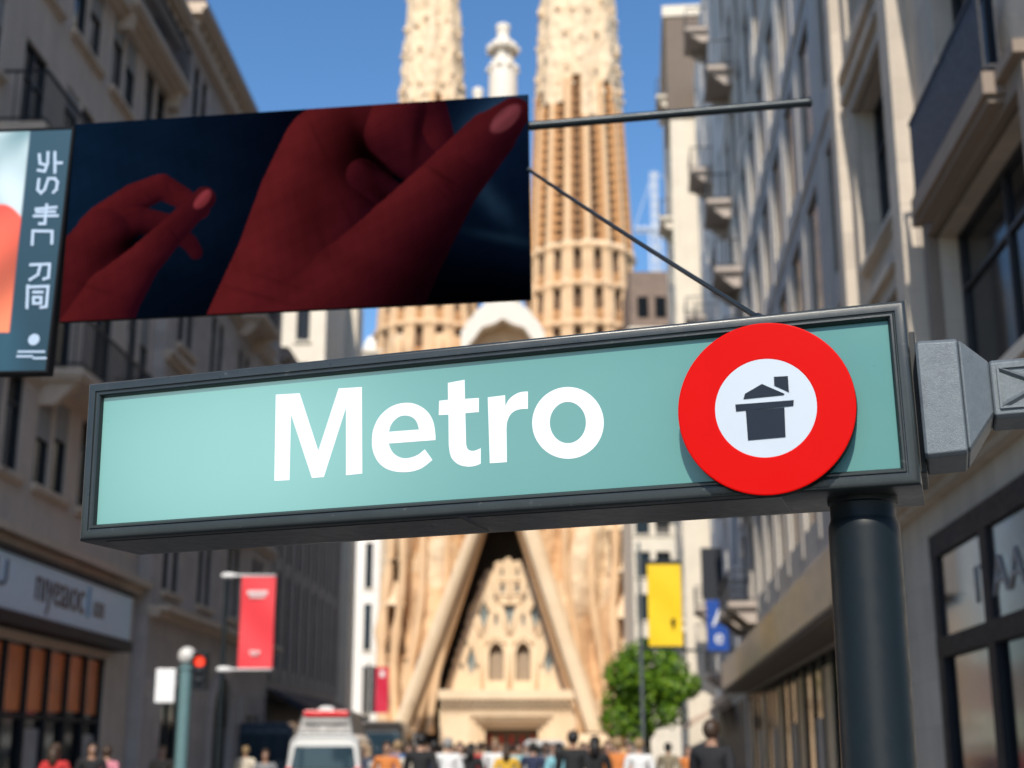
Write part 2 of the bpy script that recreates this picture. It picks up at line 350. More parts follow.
LET['e'] = [[(-70.1,-18.1),(-70.1,-16.0),(-70.2,-13.1),(-70.3,-9.5),(-70.5,-5.6),(-70.9,-1.5),(-71.4,2.9),(-72.0,7.9),(-72.8,13.0),(-73.7,18.1),(-74.9,22.9),(-76.4,27.3),(-78.0,31.6),(-79.9,35.7),(-82.0,39.6),(-84.4,43.5),(-87.1,47.1),(-90.1,50.7),(-93.3,54.1),(-96.8,57.3),(-100.3,60.3),(-104.2,63.0),(-108.3,65.6),(-112.5,68.0),(-116.8,70.0),(-121.0,71.8),(-125.0,73.3),(-129.0,74.4),(-133.1,75.3),(-137.2,75.9),(-141.7,76.3),(-146.5,76.5),(-151.6,76.4),(-156.9,76.1),(-162.1,75.5),(-167.1,74.5),(-171.9,73.3),(-176.6,71.7),(-181.3,69.8),(-185.8,67.6),(-190.3,65.0),(-194.7,61.9),(-199.2,58.5),(-203.5,54.6),(-207.5,50.6),(-211.1,46.3),(-214.2,41.8),(-217.0,37.0),(-219.5,32.0),(-221.7,27.0),(-223.5,22.0),(-224.9,17.3),(-225.9,12.5),(-226.7,7.8),(-227.2,3.0),(-227.4,-2.0),(-227.5,-7.2),(-227.4,-12.5),(-227.1,-18.0),(-226.4,-23.3),(-225.4,-28.6),(-223.9,-33.8),(-222.1,-39.1),(-219.9,-44.2),(-217.5,-49.1),(-215.0,-53.6),(-212.2,-57.6),(-209.1,-61.4),(-205.8,-64.8),(-202.3,-68.0),(-198.7,-70.9),(-194.9,-73.6),(-190.9,-76.0),(-186.8,-78.1),(-182.5,-79.9),(-178.0,-81.6),(-173.2,-83.1),(-168.2,-84.4),(-163.0,-85.5),(-157.9,-86.3),(-152.8,-87.0),(-147.8,-87.4),(-142.7,-87.7),(-137.7,-87.7),(-132.7,-87.5),(-127.7,-87.1),(-122.7,-86.4),(-117.7,-85.5),(-112.8,-84.3),(-107.8,-82.7),(-102.8,-80.7),(-97.4,-77.7),(-91.6,-73.9),(-86.1,-69.9),(-81.3,-66.4),(-77.9,-64.0),(-80.7,-60.0),(-84.8,-54.1),(-89.4,-47.7),(-93.6,-41.8),(-96.4,-37.8),(-98.8,-39.5),(-102.1,-41.9),(-106.0,-44.7),(-110.1,-47.4),(-114.1,-49.5),(-118.1,-51.1),(-122.3,-52.4),(-126.6,-53.5),(-130.7,-54.3),(-134.6,-54.9),(-138.1,-55.2),(-141.3,-55.3),(-144.4,-55.2),(-147.5,-54.8),(-150.6,-54.1),(-153.9,-53.1),(-157.2,-51.9),(-160.5,-50.4),(-163.7,-48.6),(-166.6,-46.7),(-169.3,-44.7),(-171.8,-42.4),(-174.1,-40.0),(-176.2,-37.3),(-178.2,-34.5),(-180.0,-31.1),(-181.8,-27.1),(-183.4,-23.1),(-184.7,-19.7),(-185.6,-17.2),(-167.9,-17.4),(-141.9,-17.6),(-113.3,-17.8),(-87.5,-18.0)],[(-184.9,10.9),(-110.4,10.1),(-111.2,12.7),(-112.1,16.4),(-113.3,20.7),(-114.7,25.0),(-116.4,28.6),(-118.2,31.5),(-120.3,34.2),(-122.7,36.6),(-125.2,38.7),(-127.8,40.6),(-130.8,42.2),(-133.9,43.5),(-137.3,44.6),(-140.6,45.4),(-143.9,45.9),(-147.2,46.1),(-150.5,46.1),(-153.8,45.8),(-157.0,45.2),(-160.1,44.2),(-163.1,42.8),(-166.0,40.9),(-168.9,38.7),(-171.5,36.5),(-173.9,34.3),(-175.9,32.1),(-177.7,29.9),(-179.2,27.6),(-180.5,25.3),(-181.7,23.0)]]
LET['t'] = [[(-39.4,114.5),(1.4,118.2),(1.9,72.8),(35.5,72.0),(35.1,38.8),(2.4,39.0),(3.6,-32.7),(3.9,-34.4),(4.4,-36.9),(5.1,-39.8),(5.9,-42.5),(7.0,-44.6),(8.4,-46.2),(10.1,-47.5),(11.9,-48.6),(13.9,-49.4),(15.9,-50.1),(17.9,-50.4),(20.1,-50.5),(22.4,-50.4),(24.7,-50.1),(27.0,-49.6),(29.4,-49.0),(32.1,-48.0),(34.7,-47.0),(37.0,-46.0),(38.5,-45.4),(38.1,-81.3),(36.3,-82.0),(33.8,-82.9),(30.8,-83.9),(27.6,-84.8),(24.3,-85.4),(21.1,-85.8),(17.6,-86.2),(14.1,-86.3),(10.4,-86.2),(6.6,-85.8),(2.7,-85.2),(-1.4,-84.3),(-5.6,-83.2),(-9.6,-81.8),(-13.3,-80.0),(-16.9,-77.9),(-20.3,-75.4),(-23.5,-72.7),(-26.4,-69.8),(-28.9,-66.8),(-30.8,-63.9),(-32.4,-61.0),(-33.6,-57.9),(-34.6,-54.7),(-35.5,-51.2),(-36.3,-47.3),(-36.9,-42.7),(-37.4,-38.2),(-37.8,-34.3),(-38.1,-31.6),(-38.5,39.1),(-62.1,39.8),(-61.0,74.0),(-39.2,74.3)]]
LET['r'] = [[(56.9,71.4),(98.2,72.9),(98.7,47.2),(99.6,49.1),(100.8,51.7),(102.3,54.7),(104.0,57.8),(106.0,60.5),(108.2,62.8),(110.8,65.1),(113.6,67.3),(116.5,69.3),(119.4,71.0),(122.3,72.5),(125.3,73.8),(128.4,75.0),(131.6,75.9),(134.9,76.5),(138.6,76.9),(142.6,77.0),(146.6,76.9),(150.0,76.8),(152.5,76.7),(151.6,36.1),(149.5,36.3),(146.6,36.6),(143.2,36.9),(139.6,37.0),(136.3,37.0),(133.2,36.7),(130.0,36.4),(126.8,35.8),(123.8,35.1),(120.9,34.0),(118.2,32.7),(115.6,31.0),(113.1,29.2),(110.9,27.1),(108.9,24.7),(107.1,21.9),(105.5,18.9),(104.1,15.6),(102.9,12.2),(102.0,8.9),(101.3,5.2),(100.9,1.3),(100.7,-2.6),(100.5,-5.9),(100.4,-8.2),(100.0,-82.6),(59.7,-82.1)]]
LET['o'] = [[(325.9,-11.0),(324.9,-21.6),(322.4,-31.8),(318.7,-41.6),(313.7,-50.7),(307.5,-59.1),(300.2,-66.5),(292.0,-72.8),(282.9,-78.0),(273.2,-82.0),(263.0,-84.6),(252.5,-85.9),(241.8,-85.7),(231.1,-84.2),(220.6,-81.3),(210.5,-77.1),(200.9,-71.7),(192.0,-65.1),(184.0,-57.4),(177.1,-48.7),(171.2,-39.3),(166.6,-29.3),(163.3,-18.8),(161.4,-8.0),(160.9,2.8),(161.9,13.6),(164.3,24.1),(168.0,34.0),(173.1,43.4),(179.4,51.9),(186.8,59.4),(195.2,65.9),(204.5,71.1),(214.4,75.1),(224.8,77.6),(235.5,78.8),(246.4,78.5),(257.2,76.8),(267.8,73.7),(277.9,69.3),(287.4,63.6),(296.1,56.8),(304.0,48.9),(310.8,40.2),(316.4,30.8),(320.8,20.7),(323.9,10.3),(325.6,-0.3)],[(285.4,-6.8),(284.8,-12.9),(283.6,-18.8),(281.7,-24.5),(279.1,-29.8),(276.0,-34.7),(272.3,-39.0),(268.1,-42.7),(263.5,-45.8),(258.5,-48.1),(253.3,-49.7),(248.0,-50.5),(242.6,-50.4),(237.1,-49.6),(231.8,-48.0),(226.7,-45.6),(221.9,-42.5),(217.5,-38.7),(213.5,-34.3),(210.0,-29.3),(207.1,-23.9),(204.8,-18.2),(203.2,-12.2),(202.2,-6.0),(202.0,0.2),(202.6,6.4),(203.8,12.4),(205.7,18.2),(208.3,23.5),(211.5,28.5),(215.2,32.8),(219.4,36.6),(224.1,39.7),(229.1,42.0),(234.3,43.5),(239.7,44.3),(245.2,44.2),(250.7,43.3),(256.0,41.6),(261.1,39.2),(265.9,36.0),(270.3,32.1),(274.3,27.7),(277.7,22.7),(280.6,17.3),(282.8,11.6),(284.4,5.6),(285.2,-0.6)]]
mb = MB()
for k, loops in LET.items():
    mb.flat([[(a / 1000, b / 1000) for a, b in l] for l in loops], lambda a, b, d: (a, d, b), .0160, .0168)
mb.build('lettering', M['white_vinyl'], panel, fix=False)
# roundel
rc = (.6875, 0, -.0195); RR = .1868; RI = .1085
mb = MB()
mb.lathe([(RI - .004, -.0335), (RI, -.0345), (RR - .003, -.0345), (RR - .0005, -.0335)], rc, 96, 'y', 0)
mb.lathe([(RR - .0005, -.0335), (RR, -.031), (RR, -.004), (RR - .004, .001), (.01, .001)], rc, 96, 'y', 1)
mb.f = [f for f in mb.f if len(f) == 4]; mb.m = [0] * (96 * 3) + [1] * (96 * 4)
disc = mb.build('roundel', [M['red_enamel'], M['black']], sign, T=TS, angle=8)
mb = MB(); mb.lathe([(.001, -.0340), (RI - .001, -.0340), (RI - .001, -.028)], rc, 80, 'y')
mb.build('white_disc', M['white_enamel'], disc, T=TS)
mb = MB()
for loop in ([(646.1, -21.4), (726.8, -22.8), (725.0, -85.5), (646.9, -86.4)], [(624.7, -7.3), (747.2, -8.4), (745.6, -20.4), (625.4, -22.1)],
             [(642.8, 3.4), (646.6, 14.5), (683.3, 32.5), (728.8, 7.1), (727.1, 4.8)], [(709.3, 45.7), (738.3, 44.6), (738.3, 9.5), (727.8, 16.2), (708.9, 26.9)]):
    mb.flat([[(a / 1000, b / 1000) for a, b in loop]], lambda a, b, d: (a, d, b), -.0358, -.0335)
mb.build('house_emblem', M['ink_blue'], disc, T=TS, fix=False)
# pole
zt = foot.z
mb = MB()
mb.lathe([(.17, 0), (.17, .012), (.10, .016), (.092, .05), (.0765, .075), (.0755, zt - .070), (.0745, zt - .058), (.071, zt - .048), (.0695, zt - .044), (.0695, zt - .014), (.074, zt - .011), (.074, zt + .004)], (0, 0, 0), 48)
pole = mb.build('pole', M['pole'], sign, angle=35)
mb = MB()
for k in range(4):
    a = PI / 4 + k * PI / 2; mb.lathe([(.014, .012), (.014, .026), (.008, .03)], (.14 * math.cos(a), .14 * math.sin(a), 0), 6)
mb.build('anchor_bolt', M['cast'], pole)
# cast bracket and arm on the right
def ring4(u, y0, y1, z0, z1, c=.008):
    return [(u, y0 + c, z0), (u, y1 - c, z0), (u, y1, z0 + c), (u, y1, z1 - c), (u, y1 - c, z1), (u, y0 + c, z1), (u, y0, z1 - c), (u, y0, z0 + c)]
mb = MB()
mb.loops([ring4(1.000, .00, .20, -.141, .100), ring4(1.006, -.004, .204, -.146, .105), ring4(1.082, -.004, .204, -.143, .102), ring4(1.0855, .0, .20, -.139, .098)])
brk = mb.build('bracket_block', M['cast'], sign, T=TS, bevel=.002)
mb = MB()
mb.loops([ring4(1.0858, .002, .198, -.137, .098), ring4(1.090, .0, .2, -.137, .098), ring4(1.140, .03, .17, -.064, .058), ring4(1.1435, .034, .166, -.060, .054)])
mb.build('tapered_collar', M['cast'], brk, T=TS, bevel=.0015)
mb = MB()
mb.loops([ring4(1.1438, .035, .165, -.064, .055), ring4(1.148, .032, .168, -.067, .058), ring4(2.40, .032, .168, -.067, .058)])
arm = mb.build('support_arm', M['cast'], sign, T=TS, bevel=.0015)
mb = MB()
for k in range(6):                           # raised diamond panels with a diagonal cross
    u0 = 1.157 + k * .2; u1 = u0 + .17; z0, z1 = -.048, .042; yf = .0325
    for a in ((u0, u1, z0, z0 + .005), (u0, u1, z1 - .005, z1), (u0, u0 + .005, z0 + .005, z1 - .005), (u1 - .005, u1, z0 + .005, z1 - .005)):
        mb.box(a[0], a[1], yf - .0055, yf + .002, a[2], a[3])
    for (a, b) in (((u0 + .005, z0 + .005), (u1 - .005, z1 - .005)), ((u0 + .005, z1 - .005), (u1 - .005, z0 + .005))):
        d = Vector((b[0] - a[0], 0, b[1] - a[1])).normalized(); nrm = Vector((-d.z, 0, d.x)) * .007
        A_, B_ = Vector((a[0], yf, a[1])), Vector((b[0], yf, b[1])); up = Vector((0, -.007, 0))
        mb.add([A_ - nrm, A_ + nrm, A_ + up, B_ - nrm, B_ + nrm, B_ + up], [(0, 1, 2), (3, 5, 4), (0, 2, 5, 3), (1, 4, 5, 2), (0, 3, 4, 1)])
mb.build('cross_moulding', M['cast'], arm, T=TS)
p2 = TS @ Vector((2.36, .1, 0))
mb = MB(); mb.lathe([(.17, 0), (.17, .012), (.09, .05), (.0765, .075), (.0755, p2.z + .12), (.05, p2.z + .16), (.005, p2.z + .175)], (p2.x, p2.y, 0), 40)
mb.build('pole', M['pole'], sign, angle=35)

# ================================================================ BILLBOARD, SMALL POSTER, ROD AND GUY WIRE
BB = Matrix.Translation((-.9171, 5.5, 3.8233 - .15)) @ rot(-.1213, -.0113, -.0097)
BW, BH = 1.9932, .9106
PW, PH = 1.02, 1.12
_n = BB.to_3x3() @ Vector((0, 1, 0)); _d = ray(61.5, 246.5); _q = BB @ Vector((0, -.012, 0)); _c = Vector((0, 0, CZ))
PP = Matrix.Translation(_c + _d * ((_q - _c).dot(_n) / _d.dot(_n))) @ rot(-.1213, .0169, -.0097) @ Matrix.Translation((-PW / 2, 0, 0))
rod_at = lambda u: BB @ Vector((u, .045, BH / 2 - .126 + .024 * (u - 1)))
base = rod_at(-2.75)
rodp = empty('banner_mast', (base.x, base.y, 0))
tag(rodp, 'long thin black rod reaching right past the dark hand billboard', 'banner pole')
TR = Matrix.Translation((-base.x, -base.y, 0))
mb = MB(); mb.tube(rod_at(-2.75), rod_at(2.160), .0215, .0185, 16)
mb.lathe([(.0225, -.006), (.0225, .004), (.012, .010)], (0, 0, 0), 16)
mb.v = mb.v[:32] + [tuple(rod_at(2.160) + Vector((v[2], 0, v[0]))) if False else tuple(rod_at(2.160) + Vector((v[2], v[0], v[1]))) for v in mb.v[32:]]
mb.build('arm', M['rod'], rodp, T=TR, angle=40)
mb = MB(); mb.lathe([(.14, 0), (.14, .02), (.07, .05), (.06, .08), (.05, base.z + .3), (.03, base.z + .34), (.004, base.z + .35)], (0, 0, 0), 24)
mb.build('mast', M['rod'], rodp, angle=40)
g0 = BB @ Vector((BW / 2 - .02, .05, BH / 2 - .312)); g1 = at(783, 333, 3.26)
wire = empty('guy_wire', g1)
tag(wire, 'thin black guy wire slanting from the billboard edge down behind the teal sign', 'cable')
mb = MB(); pts = [g0.lerp(g1, t) + Vector((0, 0, -.008 * math.sin(PI * t))) for t in [i / 12 for i in range(13)]]
mb.path(pts, [.0072] * 13, 8); wb = mb.build('cable', M['rod'], wire, T=Matrix.Translation(-g1), smooth=True)
mb = MB(); mb.tube(g0, g0.lerp(g1, .03), .014, .009, 10); mb.tube(g1.lerp(g0, .06), g1, .011, .014, 10)
mb.build('end_fitting', M['rod'], wire, T=Matrix.Translation(-g1), smooth=True)

def ink_sheet(name, W, H, y, nx, nz, fn, m, parent, T, nu=(0, 1), nv=(0, 1)):
    us = np.linspace(nu[0], nu[1], nx); vs = np.linspace(nv[0], nv[1], nz)
    U, V = np.meshgrid(us, vs); c = fn(U, V)
    co = np.stack([(U - .5) * W, np.full_like(U, y), (.5 - V) * H], -1).reshape(-1, 3)
    idx = np.arange(nx * nz).reshape(nz, nx)
    fs = np.stack([idx[1:, :-1], idx[1:, 1:], idx[:-1, 1:], idx[:-1, :-1]], -1).reshape(-1, 4)
    me = bpy.data.meshes.new(name); me.from_pydata(co.tolist(), [], fs.tolist()); me.transform(T)
    ca = me.color_attributes.new('ink', 'FLOAT_COLOR', 'POINT')
    ca.data.foreach_set('color', np.concatenate([c.reshape(-1, 3), np.ones((nx * nz, 1))], 1).astype(np.float32).ravel())
    me.materials.append(m)
    o = bpy.data.objects.new(name, me); COL.objects.link(o); o.parent = parent; return o
def bil(U, V, tl, tr, br, bl):
    X = (tl[0] * (1 - U) + tr[0] * U) * (1 - V) + (bl[0] * (1 - U) + br[0] * U) * V
    Y = (tl[1] * (1 - U) + tr[1] * U) * (1 - V) + (bl[1] * (1 - U) + br[1] * U) * V
    return X, Y
def caps(X, Y, chain):                       # height of a chain of tapered round limbs
    h = np.full_like(X, -1e6)
    for (x0, y0, r0), (x1, y1, r1) in zip(chain[:-1], chain[1:]):
        dx, dy = x1 - x0, y1 - y0; t = np.clip(((X - x0) * dx + (Y - y0) * dy) / (dx * dx + dy * dy + 1e-9), 0, 1)
        d2 = (X - x0 - t * dx) ** 2 + (Y - y0 - t * dy) ** 2; r = r0 + (r1 - r0) * t
        h = np.maximum(h, np.where(d2 < r * r, np.sqrt(np.maximum(r * r - d2, 0)), -np.sqrt(d2) + r - 1))
    return h
def blur(a, k):
    for ax in (0, 1):
        for _ in range(2):
            p = np.pad(a, [(k, k) if i == ax else (0, 0) for i in range(a.ndim)], 'edge'); cs = np.cumsum(p, ax)
            z = np.zeros_like(np.take(cs, [0], ax)); cs = np.concatenate([z, cs], ax)
            n = a.shape[ax]; a = (np.take(cs, range(2 * k + 1, 2 * k + 1 + n), ax) - np.take(cs, range(n), ax)) / (2 * k + 1)
    return a
def sm(a, b, x): t = np.clip((x - a) / (b - a), 0, 1); return t * t * (3 - 2 * t)
def hands(U, V):
    X, Y = bil(U, V, (76, 124), (527, 94), (532, 299), (58, 322))
    g = np.clip((X - 60) / 230, 0, 1)[..., None]
    c = np.array([.0020, .0068, .0165]) * (1 - g) + np.array([.0005, .0010, .0030]) * g
    c = c * (1.15 - .75 * sm(200, 320, Y))[..., None]
    rr = sm(400, 520, X) * sm(300, 240, Y) ; c = c + rr[..., None] * np.array([.0015, .005, .014])
    for (cx, cy, a, L_, wd, s) in ((500, 110, -.6, 60, 14, .035), (495, 205, .9, 45, 10, .035), (505, 240, .2, 40, 5, .03), (405, 135, -.3, 24, 5, .035)):
        u = (X - cx) * math.cos(a) + (Y - cy) * math.sin(a); v = -(X - cx) * math.sin(a) + (Y - cy) * math.cos(a)
        c = c + (np.exp(-(u / L_) ** 2 * 2 - (v / wd) ** 2)[..., None]) * np.array([.25, .6, 1.]) * s
    skin_hi = np.array([.102, .0105, .0105]); skin_lo = np.array([.0095, .0010, .0032])
    def limb(c, chain, k=3, amb=.15, gain=1., shade=None, edge=1.5, tint=1.):
        h = caps(X, Y, chain); m = sm(-edge, edge, h)
        hb = blur(np.maximum(h, 0), k); gy, gx = np.gradient(hb, 2.2, 2.2)
        nz = 1 / np.sqrt(gx * gx + gy * gy + 1); lam = np.clip((.62 * gx * -1 * -1 + .42 * gy) * nz + .62 * nz, 0, 1)
        if shade is not None: lam = lam * shade
        col = skin_lo + (skin_hi * tint - skin_lo) * np.clip(amb + gain * lam ** 1.3, 0, 1.25)[..., None]
        return c * (1 - m[..., None]) + col * m[..., None]
    def dark(c, cx, cy, rx, ry, a, s):
        u = (X - cx) * math.cos(a) + (Y - cy) * math.sin(a); v = -(X - cx) * math.sin(a) + (Y - cy) * math.cos(a)
        return c * (1 - s * np.exp(-(u / rx) ** 2 - (v / ry) ** 2))[..., None]
    def nail(c, cx, cy, rx, ry, a, col):
        u = (X - cx) * math.cos(a) + (Y - cy) * math.sin(a); v = -(X - cx) * math.sin(a) + (Y - cy) * math.cos(a)
        m = sm(1.15, .8, np.sqrt((u / rx) ** 2 + (v / ry) ** 2))[..., None]; lit = (.75 + .5 * np.exp(-((v + ry * .3) / (ry * .5)) ** 2))[..., None]
        return c * (1 - m) + np.array(col) * lit * m
    # small hand
    sh = .45 + .55 * sm(240, 60, X) * 1.
    c = limb(c, [(178, 232, 10), (194, 246, 8), (199, 254, 7)], 2, .0, .22, edge=2.5)
    c = limb(c, [(104, 226, 20), (136, 200, 15), (164, 188, 13), (186, 200, 11), (204, 212, 9)], 2, .02, .55)
    c = limb(c, [(108, 236, 18), (140, 222, 14), (168, 226, 11)], 2, .0, .40)
    c = limb(c, [(58, 345, 44), (88, 272, 40), (104, 240, 30)], 5, .02, .50)
    c = dark(c, 134, 245, 24, 13, -.35, .93); c = dark(c, 102, 262, 26, 12, -.9, .35)
    c = limb(c, [(84, 352, 40), (112, 300, 30), (146, 262, 18), (176, 232, 14), (208, 200, 11.5)], 3, .02, .52, shade=sm(200, 120, X) * .5 + .6)
    c = nail(c, 206, 201, 12, 6.2, -.85, (.115, .016, .020))
    # large hand
    c = limb(c, [(412, 70, 22), (428, 112, 22), (437, 140, 20)], 3, .02, .50, shade=.5 + .5 * sm(90, 150, Y), tint=.9)
    c = limb(c, [(266, 350, 66), (300, 270, 62), (322, 205, 60), (342, 158, 58), (366, 134, 46)], 10, .04, .62, shade=sm(440, 320, X) * .62 + .38)
    c = dark(c, 352, 168, 34, 26, .9, .55); c = dark(c, 384, 196, 44, 12, .85, .7)
    c = dark(c, 372, 158, 46, 26, .95, .86)
    c = limb(c, [(366, 176, 16), (392, 196, 15), (412, 206, 12)], 3, .0, .26, shade=sm(430, 350, X), edge=3.)
    c = limb(c, [(404, 104, 26), (396, 134, 28), (414, 160, 22), (434, 172, 18)], 5, .02, .50, shade=.35 + .65 * sm(178, 108, Y), edge=2.5)
    c = dark(c, 366, 150, 34, 9, 1.15, .6); c = dark(c, 396, 176, 30, 6, .55, .6); c = dark(c, 402, 212, 36, 9, .70, .8); c = dark(c, 420, 138, 5, 26, .15, .5)
    keep = c
    t_ = limb(c, [(322, 372, 92), (366, 300, 62), (410, 240, 44), (452, 184, 31), (492, 136, 25), (514, 113, 16)], 9, .0, .66, shade=sm(470, 290, X - .75 * (300 - Y)) * .85 + .15, edge=3.)
    bl = sm(-70, 20, X - 330 - (300 - Y) * .55)[..., None]; c = keep * (1 - bl) + t_ * bl
    for (cx, cy, rx_, ry_, a_, s_) in ((452, 190, 10, 1.6, .75, .3), (446, 196, 9, 1.4, .8, .22), (470, 166, 9, 1.4, .7, .2), (352, 215, 26, 2.2, 1.05, .18), (330, 250, 40, 3, 1.2, .12), (300, 200, 18, 2.5, 1.35, .12)): c = dark(c, cx, cy, rx_, ry_, a_, s_)
    c = c * (1 - .42 * np.exp(-((X - 318) / 26) ** 2 - ((Y - 215) / 46) ** 2))[..., None]
    c = c * (1 - .5 * sm(330, 470, X - .9 * (262 - Y)))[..., None] * (1 + .10 * np.exp(-((X - 470) / 30) ** 2 - ((Y - 150) / 20) ** 2))[..., None]
    c = nail(c, 506, 119, 19, 9.5, -.80, (.085, .018, .022)); c = dark(c, 445, 178, 18, 2.5, .6, .35)
    c = dark(c, 470, 300, 120, 60, -.5, .55)
    f_ = 1 + .10 * np.sin(X * .075 + 1.7 * np.sin(Y * .06)) * np.sin(Y * .085 + X * .02) + .05 * np.sin(X * .31 + Y * .17) * np.sin(Y * .23 - X * .11)
    c = c * f_[..., None]
    for (cx, cy, rx_, ry_, a_, s_) in ((262, 296, 40, 2.4, .25, .22), (280, 282, 34, 1.8, .3, .16), (318, 130, 12, 1.6, 1.2, .25), (326, 148, 14, 1.6, 1.1, .2), (376, 168, 16, 1.8, .4, .3), (150, 196, 5, 1.2, 1.1, .3), (170, 190, 5, 1.2, 1.3, .25), (176, 236, 7, 1.2, .9, .3), (96, 290, 24, 1.8, .3, .2), (424, 112, 13, 1.5, 0, .25)): c = dark(c, cx, cy, rx_, ry_, a_, s_)
    return np.clip(c, 0, 1)
bill = empty('billboard', BB @ Vector((0, 0, -BH / 2)))
tag(bill, 'dark wide billboard of two red-lit hands hung above the teal sign', 'billboard')
TB = Matrix.Translation(-(BB @ Vector((0, 0, -BH / 2)))) @ BB
mb = MB(); mb.box(-BW / 2, BW / 2, .0025, .022, -BH / 2, BH / 2)
mb.build('backing_board', M['black'], bill, T=TB, bevel=.002)
mb = MB()
for u in (-.8, 0, .8): mb.box(u - .02, u + .02, .0225, .075, BH / 2 - .17, BH / 2 - .09)
mb.build('hanging_clamp', M['rod'], bill, T=TB)
ink_sheet('hand_print', BW - .004, BH - .004, 0, 420, 190, hands, vcol_mat('billboard_print', .9, 0.), bill, TB)

def cloth(U, V):
    X, Y = bil(U, V, (-132, 142), (73, 125.5), (50, 370), (-160, 380))
    f = .5 + .5 * np.sin((X + .55 * Y) * .11 + 1.6 * np.sin(Y * .045 + X * .02)) ; f2 = .5 + .5 * np.sin((X * .6 - Y) * .07 + 2 * f)
    c = np.array([.18, .30, .32]) + (f * .6 + f2 * .4)[..., None] * np.array([.42, .40, .40])
    e = (X + 12) / 52; top = 206 + 30 * e * e - 6 * np.sin(X * .1)
    m = sm(-2, 2, Y - top)[..., None]
    g = np.clip((Y - 205) / 130, 0, 1)[..., None]; s = (.85 + .3 * np.sin((X * .9 + Y) * .06))[..., None]
    red = (np.array([.80, .085, .055]) * (1 - g) + np.array([.86, .22, .10]) * g) * s
    c = c * (1 - m) + red * m
    strip = sm(-1.2, 1.2, X - (33. - (Y - 133) * .085))[..., None]
    low = sm(-1, 1, Y - 334.5 + X * .02)[..., None]; k = np.maximum(strip, low)
    gr = np.clip((Y - 130) / 240, 0, 1)[..., None]
    navy = np.array([.020, .065, .095]) * (1 - .3 * gr) * (1 + .6 * sm(290, 345, Y)[..., None] * sm(40, 10, X)[..., None])
    c = c * (1 - k) + navy * k
    return np.clip(c, 0, 1)
post = empty('poster_panel', PP @ Vector((0, 0, -PH / 2)))
tag(post, 'framed poster at left edge with pale characters down a navy strip', 'poster')
TPm = Matrix.Translation(-(PP @ Vector((0, 0, -PH / 2)))) @ PP
mb = MB()
mb.loops([rect(d, y, PW, PH) for d, y in [(.006, .06), (0, .054), (0, .004), (.004, 0), (.012, 0), (.014, .004)]], cap0=True, cap1=False)
mb.build('frame', M['black'], post, T=TPm)
pr = ink_sheet('print', PW - .026, PH - .026, .0035, 200, 200, cloth, vcol_mat('poster_print', .4, .3), post, TPm)
mb = MB(); mb.box(-.3, .3, .0605, .12, PH / 2 - .30, PH / 2 - .22); mb.build('mounting_clip', M['rod'], post, T=TPm)
PPi = PP.inverted()
def onposter(px, py, y=0.):
    d = ray(px, py); o = Vector((0, 0, CZ)); a = PPi @ o; b = PPi.to_3x3() @ d; t = (y - a.y) / b.y
    return (a + b * t)
def strokes(mb, lines, wpx, ox, oy, s, lift=.0022):
    k = 0
    for ln in lines:
        P_ = [onposter(ox + x / s, oy + y / s) for x, y in ln]
        for a, b in zip(P_[:-1], P_[1:]):
            d = Vector((b.x - a.x, 0, b.z - a.z)); L_ = d.length; d.normalize(); n = Vector((-d.z, 0, d.x)) * (wpx / 2); e = d * (wpx * .45)
            y = lift - k * .00008; k += 1
            mb.hexa([Vector((p.x, .0036, p.z)) for p in (a - e - n, b + e - n, b + e + n, a - e + n)], [Vector((p.x, y, p.z)) for p in (a - e - n, b + e - n, b + e + n, a - e + n)])
glyphs = [[(107, 94), (109, 118), (122, 122)], [(131, 88), (130, 118), (122, 140), (104, 137)], [(150, 88), (150, 143)], [(150, 117), (168, 117)],
          [(106, 162), (103, 190), (112, 200), (122, 190), (132, 160), (150, 160), (157, 170), (154, 190), (146, 198)],
          [(98, 244), (154, 239)], [(93, 263), (157, 262)], [(128, 232), (124, 262), (123, 284), (108, 284)], [(100, 252), (150, 251)],
          [(88, 341), (90, 304), (143, 305), (142, 338)],
          [(84, 397), (136, 395), (133, 432), (120, 436)], [(111, 397), (104, 424), (82, 438)],
          [(76, 455), (74, 515)], [(76, 458), (132, 456), (127, 512), (112, 514)], [(92, 472), (116, 472)], [(92, 486), (113, 486), (112, 503), (92, 503), (92, 486)]]
M['pale_blue_ink'] = mat('pale_blue_ink', (.40, .50, .62), .5, var=.03)
mb = MB(); strokes(mb, glyphs, .0125, 0, 120, 2.743)
tiny = []
for y0, x0, x1 in ((635, 50, 124), (648, 47, 92), (653, 92, 126)):
    x = x0
    while x < x1: tiny.append([(x, y0), (x + 3, y0)]); x += 7.5
strokes(mb, tiny, .009, 0, 120, 2.743)
mb.build('lettering', M['pale_blue_ink'], pr, T=TPm)
mb = MB(); e_ = onposter(92 / 2.743, 120 + 602 / 2.743)
mb.lathe([(.001, .0016), (.024, .0016), (.0255, .0034)], (e_.x, 0, e_.z), 24, 'y'); mb.build('emblem', M['pale_blue_ink'], pr, T=TPm)

